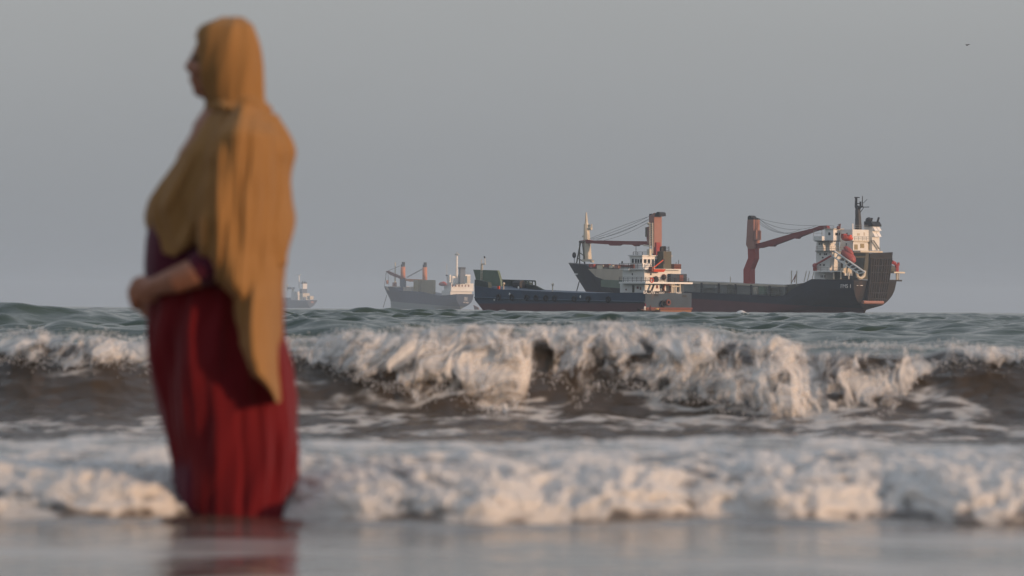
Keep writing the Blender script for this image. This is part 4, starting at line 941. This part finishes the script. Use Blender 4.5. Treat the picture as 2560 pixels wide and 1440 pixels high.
MB().ball((0, 0, 0), 4.2, 1.6, 1.7, 14, 8).build('boat_hull', M['lifeboat'], lb2, True); MB().ball((.6, 0, 1.0), 2.4, 1.2, 1.0, 12, 6).build('canopy', M['orange'], lb2, True)

# ---- the faintest ship, half hidden by the woman
S = Ship('cargo_ship', 42, 769, 769, 8200, 'faint pale ship farthest out in the haze beside the woman', 'cargo ship', 'ships at anchor'); P = S.P
BF = 20.0; vm = BF / 2; x0 = P(769, 751, 0).x; M['farhull'] = hull_paint('far_grey_hull', (.05, .06, .085), (.06, .065, .08), -5, 0, .1)
shf = [(640, 748), (700, 746), (712, 750), (755, 751.5), (769, 750)]
sheer = [(P(620, 742, vm).x, P(620, 742, vm).z)] + [(P(a, b, 0).x, P(a, b, 0).z) for a, b in shf]; ztf = sheer[-1][1]
stf = sorted((P(a, b, vm).z, P(a, b, vm).x) for a, b in [(634, 780), (632, 768), (620, 742)])
hull(S, 'hull', 'farhull', BF, sheer, stf, [(-3, x0 - 6), (0, x0 - 5), (3, x0 - 2.5), (ztf, x0)], .3, .3, lambda s: float(np.interp(s, [0, .3, .5, .8, 1], [.05, .2, .6, .95, 1])), -3, 40, 10)
S.box('deck_house', 'cream', 749, 757, 774, 733, 750, 2); S.box('deck_house', 'white', 728, 735, 752, 729, 750, 5); S.box('deck_house', 'cream', 768, 775, 784, 740, 749, 3)
S.box('bridge', 'bluegrey', 749, 755, 768, 722, 734, 4); S.box('bridge_wing', 'bluegrey', 718, 728, 737, 718, 723, 2)
fn = S.box('funnel', 'cleanwhite', 754, 757, 768, 709, 723, 8); S.part('funnel_cap', 'dark', MB().box(*S.bx(752, 757, 768, 706, 709, 7.8)).ball(P(757, 704, 9), 1.0, n=6, m=5).ball(P(762, 705, 9), 1.0, n=6, m=5), fn)
S.part('main_mast', 'cleanwhite', MB().tube(P(748, 722, 8), P(747.5, 686, 8), 1.1, .8).tube(P(743, 687, 8), P(752, 686.5, 8), .7))
S.part('samson_post', 'cream', MB().tube(P(719, 728, 8), P(719, 711, 8), 1.0).tube(P(732, 746, 8), P(733, 722, 8), 1.6)); S.part('deck_gear', 'bluegrey', MB().box(*S.bx(704, 726, 733, 744, 750, 4)))
S.part('hull_mark', 'pink', MB().box(x0 + .02, x0 + .3, S.Q(777, 754, x0).y, S.Q(784, 754, x0).y, S.Q(777, 758, x0).z, S.Q(777, 753, x0).z))

# ------------------------------------------------------------------ bodies (closed tapered limbs fused into one skin)
def fuse(mb, name, voxel, mat, smooth=4):
    o = mb.build(name, mat)
    rm_ = o.modifiers.new('fuse', 'REMESH'); rm_.mode = 'VOXEL'; rm_.voxel_size = voxel; rm_.use_smooth_shade = True
    s_ = o.modifiers.new('relax', 'SMOOTH'); s_.iterations = smooth; s_.factor = .5
    me = bpy.data.meshes.new_from_object(o.evaluated_get(bpy.context.evaluated_depsgraph_get()))
    o.modifiers.clear(); old = o.data; o.data = me; bpy.data.meshes.remove(old); me.name = name
    if not me.materials: me.materials.append(mat)
    return o
def limb(mb, pts, n=12):
    for (p, r) in pts: mb.ball(p, r, n=n, m=8)
    for (p, r), (q, s) in zip(pts, pts[1:]): mb.tube(p, q, r * .99, s * .99, n)

# ---- two people in a small boat by the barge
bo = at_y(1621, 779, 1090); fb = empty('rowing_boat', (bo.x, bo.y, 0.1), R(-12)); tag(fb, 'low dark open boat carrying two people beside the barge stern', 'boat')
bs = []; 
for i in range(13):
    t = i / 12; x = -2.1 + 4.4 * t; wd = .62 * math.sin(math.pi * min(1, .12 + .88 * t) ** .9) ** .6 if t < 1 else .05
    sh_ = .42 + .35 * (2 * t - 1) ** 4
    bs += [(x, -wd, sh_), (x, -wd * .6, -.1), (x, wd * .6, -.1), (x, wd, sh_)]
MB().add(bs, [(i * 4 + k, i * 4 + k + 1, i * 4 + k + 5, i * 4 + k + 4) for i in range(12) for k in range(3)] + [(0, 1, 2, 3), (51, 50, 49, 48)]).build('boat_hull', M['wood'], fb)
MB().box(-.9, -.6, -.55, .55, .22, .28).box(.4, .7, -.55, .55, .22, .28).build('thwart', M['wood'], fb)
MB().ball((1.75, 0, .62), .42, .3, .25, 10, 6).build('bow_bundle', M['yellow'], fb)
M['shirt_white'] = cloth('white_shirt', (.7, .66, .62), (.78, .74, .7), transl=.1); M['scarf_maroon'] = cloth('maroon_scarf', (.16, .012, .03), (.2, .02, .045), transl=.1); M['brown_cloth'] = cloth('brown_cloth', (.10, .03, .028), (.13, .04, .035), transl=.05)
def boat_person(lx, label, shirt, scarf, sc=1.0, lean=0.0):
    mb = MB(); V = lambda x, y, z: Vector((x * sc, y * sc, z * sc))
    limb(mb, [(V(0, 0, .1), .16), (V(lean * .5, 0, .35), .15), (V(lean, 0, .55), .16), (V(lean, 0, .70), .07), (V(lean, 0, .80), .06)])
    mb.ball(V(lean + .01, 0, .88), .085, .075, .11); mb.ball(V(lean - .085, 0, .87), .02, .018, .02)
    for s in (-1, 1):
        limb(mb, [(V(lean, .17 * s, .58), .06), (V(lean - .08, .22 * s, .32), .048), (V(lean - .28, .12 * s, .24), .04), (V(lean - .36, .1 * s, .22), .035)])
        for k in range(5): limb(mb, [(V(lean - .37, (.1 + (k - 2) * .018) * s, .22), .012), (V(lean - .43, (.1 + (k - 2) * .02) * s, .19 - .01 * (k % 2)), .010)], 6)
        limb(mb, [(V(0, .1 * s, .08), .09), (V(-.38, .13 * s, .2), .07), (V(-.42, .13 * s, -.12), .05), (V(-.52, .13 * s, -.14), .04)])
    o = fuse(mb, 'person', .022, M['skin'], 2); o.location = fb.matrix_basis @ Vector((lx, 0, .28)); o.rotation_euler = (0, 0, R(-12)); tag(o, label, 'person')
    t = MB(); limb(t, [(V(0, 0, .08), .19), (V(lean * .5, 0, .35), .185), (V(lean, 0, .55), .19)])
    for s in (-1, 1): limb(t, [(V(lean, .17 * s, .58), .08), (V(lean - .08, .22 * s, .34), .07)])
    t.build('shirt', shirt, o, True)
    h = MB(); h.ball(V(lean + .03, 0, .92), .12, .11, .12); limb(h, [(V(lean + .06, 0, .85), .11), (V(lean + .04, 0, .66), .15)]); h.build('head_covering', scarf, o, True)
    return o
boat_person(-.75, 'person in white shirt and maroon head scarf sitting in the low dark boat', M['shirt_white'], M['scarf_maroon'], 1.45, .05)
boat_person(.45, 'person in brown clothes crouching in the middle of the low dark boat', M['brown_cloth'], M['brown_cloth'], 1.05, -.1)

# ------------------------------------------------------------------ the woman
YW = 16.42
def W(px, py, dy=0.0):
    p = at_y(px, py, YW); return Vector((p.x, YW + dy, p.z))
body = MB()
limb(body, [(W(548, 800), .15), (W(545, 700), .155), (W(545, 560), .14), (W(560, 430), .145), (W(578, 350), .12), (W(590, 300), .062), (W(582, 255), .058)], 16)
body.ball(W(505, 470, 0), .10, .14, .10, 14, 10)                                                   # bust
body.ball(W(567, 146), .090, .076, .108, 20, 14); body.ball(W(535, 196), .066, .058, .068, 16, 10)  # skull, jaw
body.ball(W(503, 224), .026, .03, .024); body.ball(W(510, 128), .03, .055, .035)                    # chin, brow
limb(body, [(W(487, 136), .011), (W(479, 156), .014), (W(474, 167), .0165)], 8)                      # nose
for s in (-1, 1): body.ball(W(477, 170, .011 * s), .010, .009, .008, 8, 6); body.ball(W(575, 160, .078 * s), .018, .010, .03, 8, 6); body.ball(W(500, 175, .032 * s), .026, .026, .026)
body.ball(W(481, 195), .012, .022, .006, 10, 6); body.ball(W(482, 204), .012, .020, .007, 10, 6)     # lips
for s, wrist, palm in ((-1, (405, 713), (372, 727)), (1, (420, 735), (385, 745))):
    D = .180 * s
    limb(body, [(W(612, 352, D * .6), .058), (W(622, 380, D * .93), .060), (W(598, 540, D * 1.05), .052), (W(560, 655, D * 1.12), .046), (W(500, 682, D * 1.1), .046), (W(450, 700, D * 1.0), .039), (W(*wrist, D * .78), .030)], 14)
    pc = W(*palm, D * .62); body.ball(pc, .042, .020, .040, 14, 10); limb(body, [(W(*wrist, D * .78), .030), (pc, .028)])
    px, py = palm
    for k, (a, L_) in enumerate(((-18, 1.0), (-6, 1.12), (6, 1.05), (17, .85))):
        y_ = D * .62 + s * .006
        limb(body, [(W(px - 22, py + a, y_), .0105), (W(px - 22 - 17 * L_, py + a + 8, y_ - s * .012), .0098), (W(px - 20 - 14 * L_, py + a + 26, y_ - s * .028), .009), (W(px - 6 - 8 * L_, py + a + 31, y_ - s * .034), .0082)], 8)
    limb(body, [(W(px + 6, py - 22, D * .62 - s * .012), .013), (W(px - 16, py - 30, D * .62 - s * .03), .0115), (W(px - 34, py - 22, D * .62 - s * .038), .0095)], 8)
for s in (-1, 1):
    limb(body, [(W(548, 800, .070 * s), .082), (W(540 + 30 * s, 1050, .085 * s), .07), (W(548 + 45 * s, 1200, .08 * s), .058), (W(555 + 50 * s, 1425, .08 * s), .036)], 12)
    limb(body, [(W(560 + 50 * s, 1440, .08 * s), .035), (W(500 + 50 * s, 1452, .085 * s), .026)], 10)
M['face_skin'] = paint('deep_brown_skin', (.27, .12, .072), .5, .12, 25)
woman = fuse(body, 'person', .0075, M['face_skin'], 3)
tag(woman, 'woman in ochre headscarf and long red dress standing in shallow surf, hands clasped', 'person')
eye = paint('dark_eye', (.02, .015, .012), .2, .1, 5)
for s in (-1, 1): MB().ball(W(489, 146, .031 * s), .010, .012, .008, 10, 6).build('eye', eye, woman, True)

def loft(levels, n=128, disp=None, power=2.2, dyc=0.0, step=4):
    """levels: (py, front px, back px, half depth m). returns (rows, n+1, 3) points plus px/py of each"""
    L_ = np.array(levels, float); py = np.arange(L_[0, 0], L_[-1, 0] + .01, step)
    f, b, h = (np.interp(py, L_[:, 0], L_[:, i]) for i in (1, 2, 3))
    ker = np.ones(7) / 7
    f, b, h = (np.convolve(np.pad(a, 3, 'edge'), ker, 'valid') for a in (f, b, h))
    ph = np.linspace(0, 2 * np.pi, n + 1)[None, :]
    c, s_ = np.cos(ph), np.sin(ph); c2 = np.sign(c) * np.abs(c) ** (2 / power); s2 = np.sign(s_) * np.abs(s_) ** (2 / power)
    PX = (f + b)[:, None] / 2 - (b - f)[:, None] / 2 * c2; DYY = dyc - h[:, None] * s2 * 1.0
    PY = py[:, None] + 0 * PX
    d = disp(ph + 0 * PX, PY) if disp else 0 * PX
    d[:, -1] = d[:, 0]
    PX = PX - c * d * 865; DYY = DYY - s_ * d
    return PX, PY, DYY
def cloth_from(name, PX, PY, DYY, mat, keep=None, thick=.003):
    o0 = W(0, 0); ex = (W(1000, 0) - o0) / 1000; ey = (W(0, 1000) - o0) / 1000
    Pw = np.stack([o0.x + ex.x * PX + ey.x * PY, YW + DYY, o0.z + ex.z * PX + ey.z * PY], -1)
    o = grid_mesh(name, Pw, mat, None, keep); o.parent = woman
    if thick:
        m_ = o.modifiers.new('thickness', 'SOLIDIFY'); m_.thickness = thick; m_.offset = 0
    return o
M['ochre'] = cloth('ochre_gauze', (.335, .178, .060), (.465, .262, .100), (40, 40, 5), .35, .16)
M['crimson'] = cloth('crimson_cotton', (.086, .003, .006), (.150, .006, .009), (24, 24, 3), .12)
M['plum'] = cloth('dark_plum_cotton', (.055, .006, .016), (.085, .010, .024), (24, 24, 3), .05)
fold = lambda A, k, tw, sd: (lambda ph, py: A * (fbm(ph * k / 6.28 * 1.0 + tw * py / 400.0, py / 420.0, 3, sd) + .6 * pn(ph * k / 3.0 + tw * py / 300.0, py / 520.0, sd + 9)) * np.sin(np.minimum(1, np.abs(ph - 0) * 2) * 1.57) * np.sin(np.minimum(1, np.abs(2 * np.pi - ph) * 2) * 1.57))
# dress: bodice, outer skirt and the darker underskirt that shows at the front hem
PX, PY, DD = loft([(306, 560, 650, .07), (345, 525, 685, .13), (420, 452, 700, .185), (500, 384, 704, .195), (560, 374, 704, .19), (600, 366, 704, .185), (660, 362, 704, .18), (720, 364, 704, .18)], 96, fold(.010, 8, .4, 401))
cloth_from('bodice', PX, PY, DD, M['plum'])
sl = MB(); limb(sl, [(W(612, 352, -.11), .064), (W(622, 385, -.167), .064), (W(597, 540, -.182), .058), (W(560, 650, -.197), .057), (W(520, 670, -.196), .055)], 16); sl.build('sleeve', M['plum'], woman, True)
sl = MB(); limb(sl, [(W(612, 352, .12), .066), (W(622, 385, .19), .068), (W(597, 540, .218), .068), (W(560, 648, .215), .064), (W(515, 668, .20), .060)], 16); sl.build('sleeve', M['plum'], woman, True)
PX, PY, DD = loft([(690, 366, 706, .165), (760, 372, 706, .18), (820, 367, 708, .19), (900, 374, 722, .198), (960, 385, 729, .20), (1030, 401, 736, .20), (1090, 416, 739, .20), (1150, 432, 741, .20), (1200, 441, 739, .20), (1250, 446, 736, .20), (1297, 450, 741, .205), (1340, 450, 745, .21)],
                  180, (lambda a, b_: lambda p, q: a(p, q) + b_(p, q))(fold(.020, 9, 1.5, 421), fold(.012, 26, 1.1, 427)))
cut = tr([(300, 1150), (425, 1150), (450, 1200), (480, 1252), (520, 1292), (560, 1500), (900, 1500)])
kp = (PY < cut(PX))[:-1, :-1]
cloth_from('skirt', PX, PY, DD, M['crimson'], kp)
PX, PY, DD = loft([(760, 400, 690, .16), (900, 400, 700, .17), (1050, 424, 710, .175), (1150, 432, 712, .175), (1220, 430, 712, .178), (1285, 427, 715, .18), (1345, 426, 718, .185)], 120, fold(.012, 10, .5, 431))
cloth_from('underskirt', PX, PY, DD, M['plum'])
# headscarf: hood, shawl over chest and back, long fall over the left arm
PXh, PYh, DDh = loft([(44, 572, 596, .012), (50, 535, 616, .045), (62, 499, 634, .072), (90, 490, 646, .088), (120, 489, 653, .097), (160, 489, 657, .099), (200, 493, 658, .097), (235, 504, 661, .092), (262, 519, 665, .09), (285, 530, 674, .105), (310, 536, 694, .14)],
                     110, fold(.013, 9, 2.4, 441), 2.0)
ph = np.linspace(0, 2 * np.pi, 111)[None, :] + 0 * PXh
op = (np.minimum(ph, 2 * np.pi - ph) < .50) & (PYh > 92) & (PYh < 262)
kh = ~op[:-1, :-1]
sc_ = cloth_from('headscarf', PXh, PYh, DDh, M['ochre'], kh)
PX, PY, DD = loft([(286, 532, 680, .11), (320, 506, 703, .17), (350, 481, 720, .205), (380, 457, 728, .22), (430, 421, 716, .214), (460, 398, 713, .214), (500, 372, 716, .214), (545, 362, 728, .212), (575, 370, 728, .210), (620, 377, 720, .208), (664, 381, 714, .215)], 140, fold(.020, 11, -1.9, 451))
hem = tr([(300, 562), (362, 566), (376, 576), (392, 601), (410, 631), (440, 641), (470, 624), (500, 603), (522, 655), (560, 662), (800, 664)])
for (xa, ya, xb_, yb_, wd, hh) in ((600, 292, 468, 615, 13, .030), (560, 300, 505, 600, 9, .016), (548, 300, 420, 520, 16, .018), (625, 300, 560, 520, 12, .014)):   # gathered folds running from the shoulder to the hem
    L2_ = (xb_ - xa) ** 2 + (yb_ - ya) ** 2; tq = np.clip(((PX - xa) * (xb_ - xa) + (PY - ya) * (yb_ - ya)) / L2_, 0, 1)
    dq = np.hypot(PX - xa - tq * (xb_ - xa), PY - ya - tq * (yb_ - ya)); DD = np.where(DD < 0, DD - hh * np.exp(-(dq / wd) ** 2), DD)
s2 = cloth_from('headscarf', PX, PY, DD, M['ochre'], (PY < hem(PX))[:-1, :-1])
lev = np.array([(268, 598, 668), (300, 574, 690), (340, 551, 712), (400, 530, 721), (500, 508, 722), (545, 498, 731), (590, 498, 731), (640, 511, 718), (700, 546, 712), (745, 590, 708), (800, 600, 706), (860, 609, 706), (930, 642, 705), (970, 680, 705.5), (1003, 701, 706)], float)
py = np.arange(268, 1003.1, 3.5); ff = np.interp(py, lev[:, 0], lev[:, 1]); bb = np.interp(py, lev[:, 0], lev[:, 2])
ff = ff + 6.0 * pn(py / 60.0, py * 0, 3) * ss(300, 420, py); u = np.linspace(-1, 1, 90)[None, :]
PX = (ff + bb)[:, None] / 2 + (bb - ff)[:, None] / 2 * u; PY = py[:, None] + 0 * PX
g1 = ((u + 1) / 2) ** 2
DD = -.236 + g1 * .19 - .082 * (1 - u * u)
DD = DD - .026 * fbm(PX / 46.0 + PY / 420.0, PY / 330.0, 3, 461) - .014 * pn(PX / 15.0 + PY / 700.0, PY / 300.0, 463)
DD = DD + .11 * (1 - ss(268, 350, PY))
DD = DD + .012 * ss(540, 600, PY) * (1 - u) / 2
s3 = cloth_from('headscarf', PX, PY, DD, M['ochre'])
PX, PY, DD = loft([(244, 519, 660, .085), (256, 513, 664, .098), (270, 515, 671, .108), (286, 523, 680, .118), (306, 534, 690, .125)], 120, lambda p, q: .005 * np.sin(q / 6.5 + 4 * np.sin(p + .8)) + .010 * pn(p * 2.2, q / 30.0, 471), 2.0, 0, 1.5)
s4 = cloth_from('headscarf', PX, PY, DD, M['ochre'])
for extra in (s2, s3, s4):                                             # one scarf
    bm = bmesh.new(); bm.from_mesh(sc_.data); bm.from_mesh(extra.data); bm.to_mesh(sc_.data); bm.free(); bpy.data.objects.remove(extra)
for p_ in sc_.data.polygons: p_.use_smooth = True

# ------------------------------------------------------------------ a far bird
bp_ = at_y(2418, 113, 900); bd = MB()
bd.ball((0, 0, 0), .22, .09, .08, 10, 6).ball((-.2, 0, .03), .07, .06, .06, 8, 6)
for s in (-1, 1): bd.add([(-.1, 0, .03), (.12, 0, .02), (.10, .35 * s, .16), (.16, .62 * s, .06), (-.02, .36 * s, .18), (-.1, 0, .06), (.12, 0, .05)], [(0, 1, 2, 4), (2, 3, 4), (5, 4, 2, 6), (5, 4, 3), (0, 5, 6, 1)])
bo_ = bd.build('bird', M['dark'], None, True); bo_.location = bp_; bo_.rotation_euler = (0, 0, .6); tag(bo_, 'tiny dark bird alone in the upper right sky', 'bird')

# ------------------------------------------------------------------ haze
hz = MB().box(-2600, 2600, -40, 12200, -6, 52).build('haze', None)
m = bpy.data.materials.new('sea_haze'); m.use_nodes = True; t = m.node_tree
t.nodes.remove(t.nodes['Principled BSDF']); pv = t.nodes.new('ShaderNodeVolumePrincipled')
pv.inputs['Color'].default_value = (.725, .845, .955, 1); pv.inputs['Density'].default_value = .000092; pv.inputs['Anisotropy'].default_value = .15
t.links.new(pv.outputs[0], t.nodes['Material Output'].inputs['Volume']); hz.data.materials.append(m)
tag(hz, 'thin pale sea haze that fades the far ships', 'haze', kind='stuff')
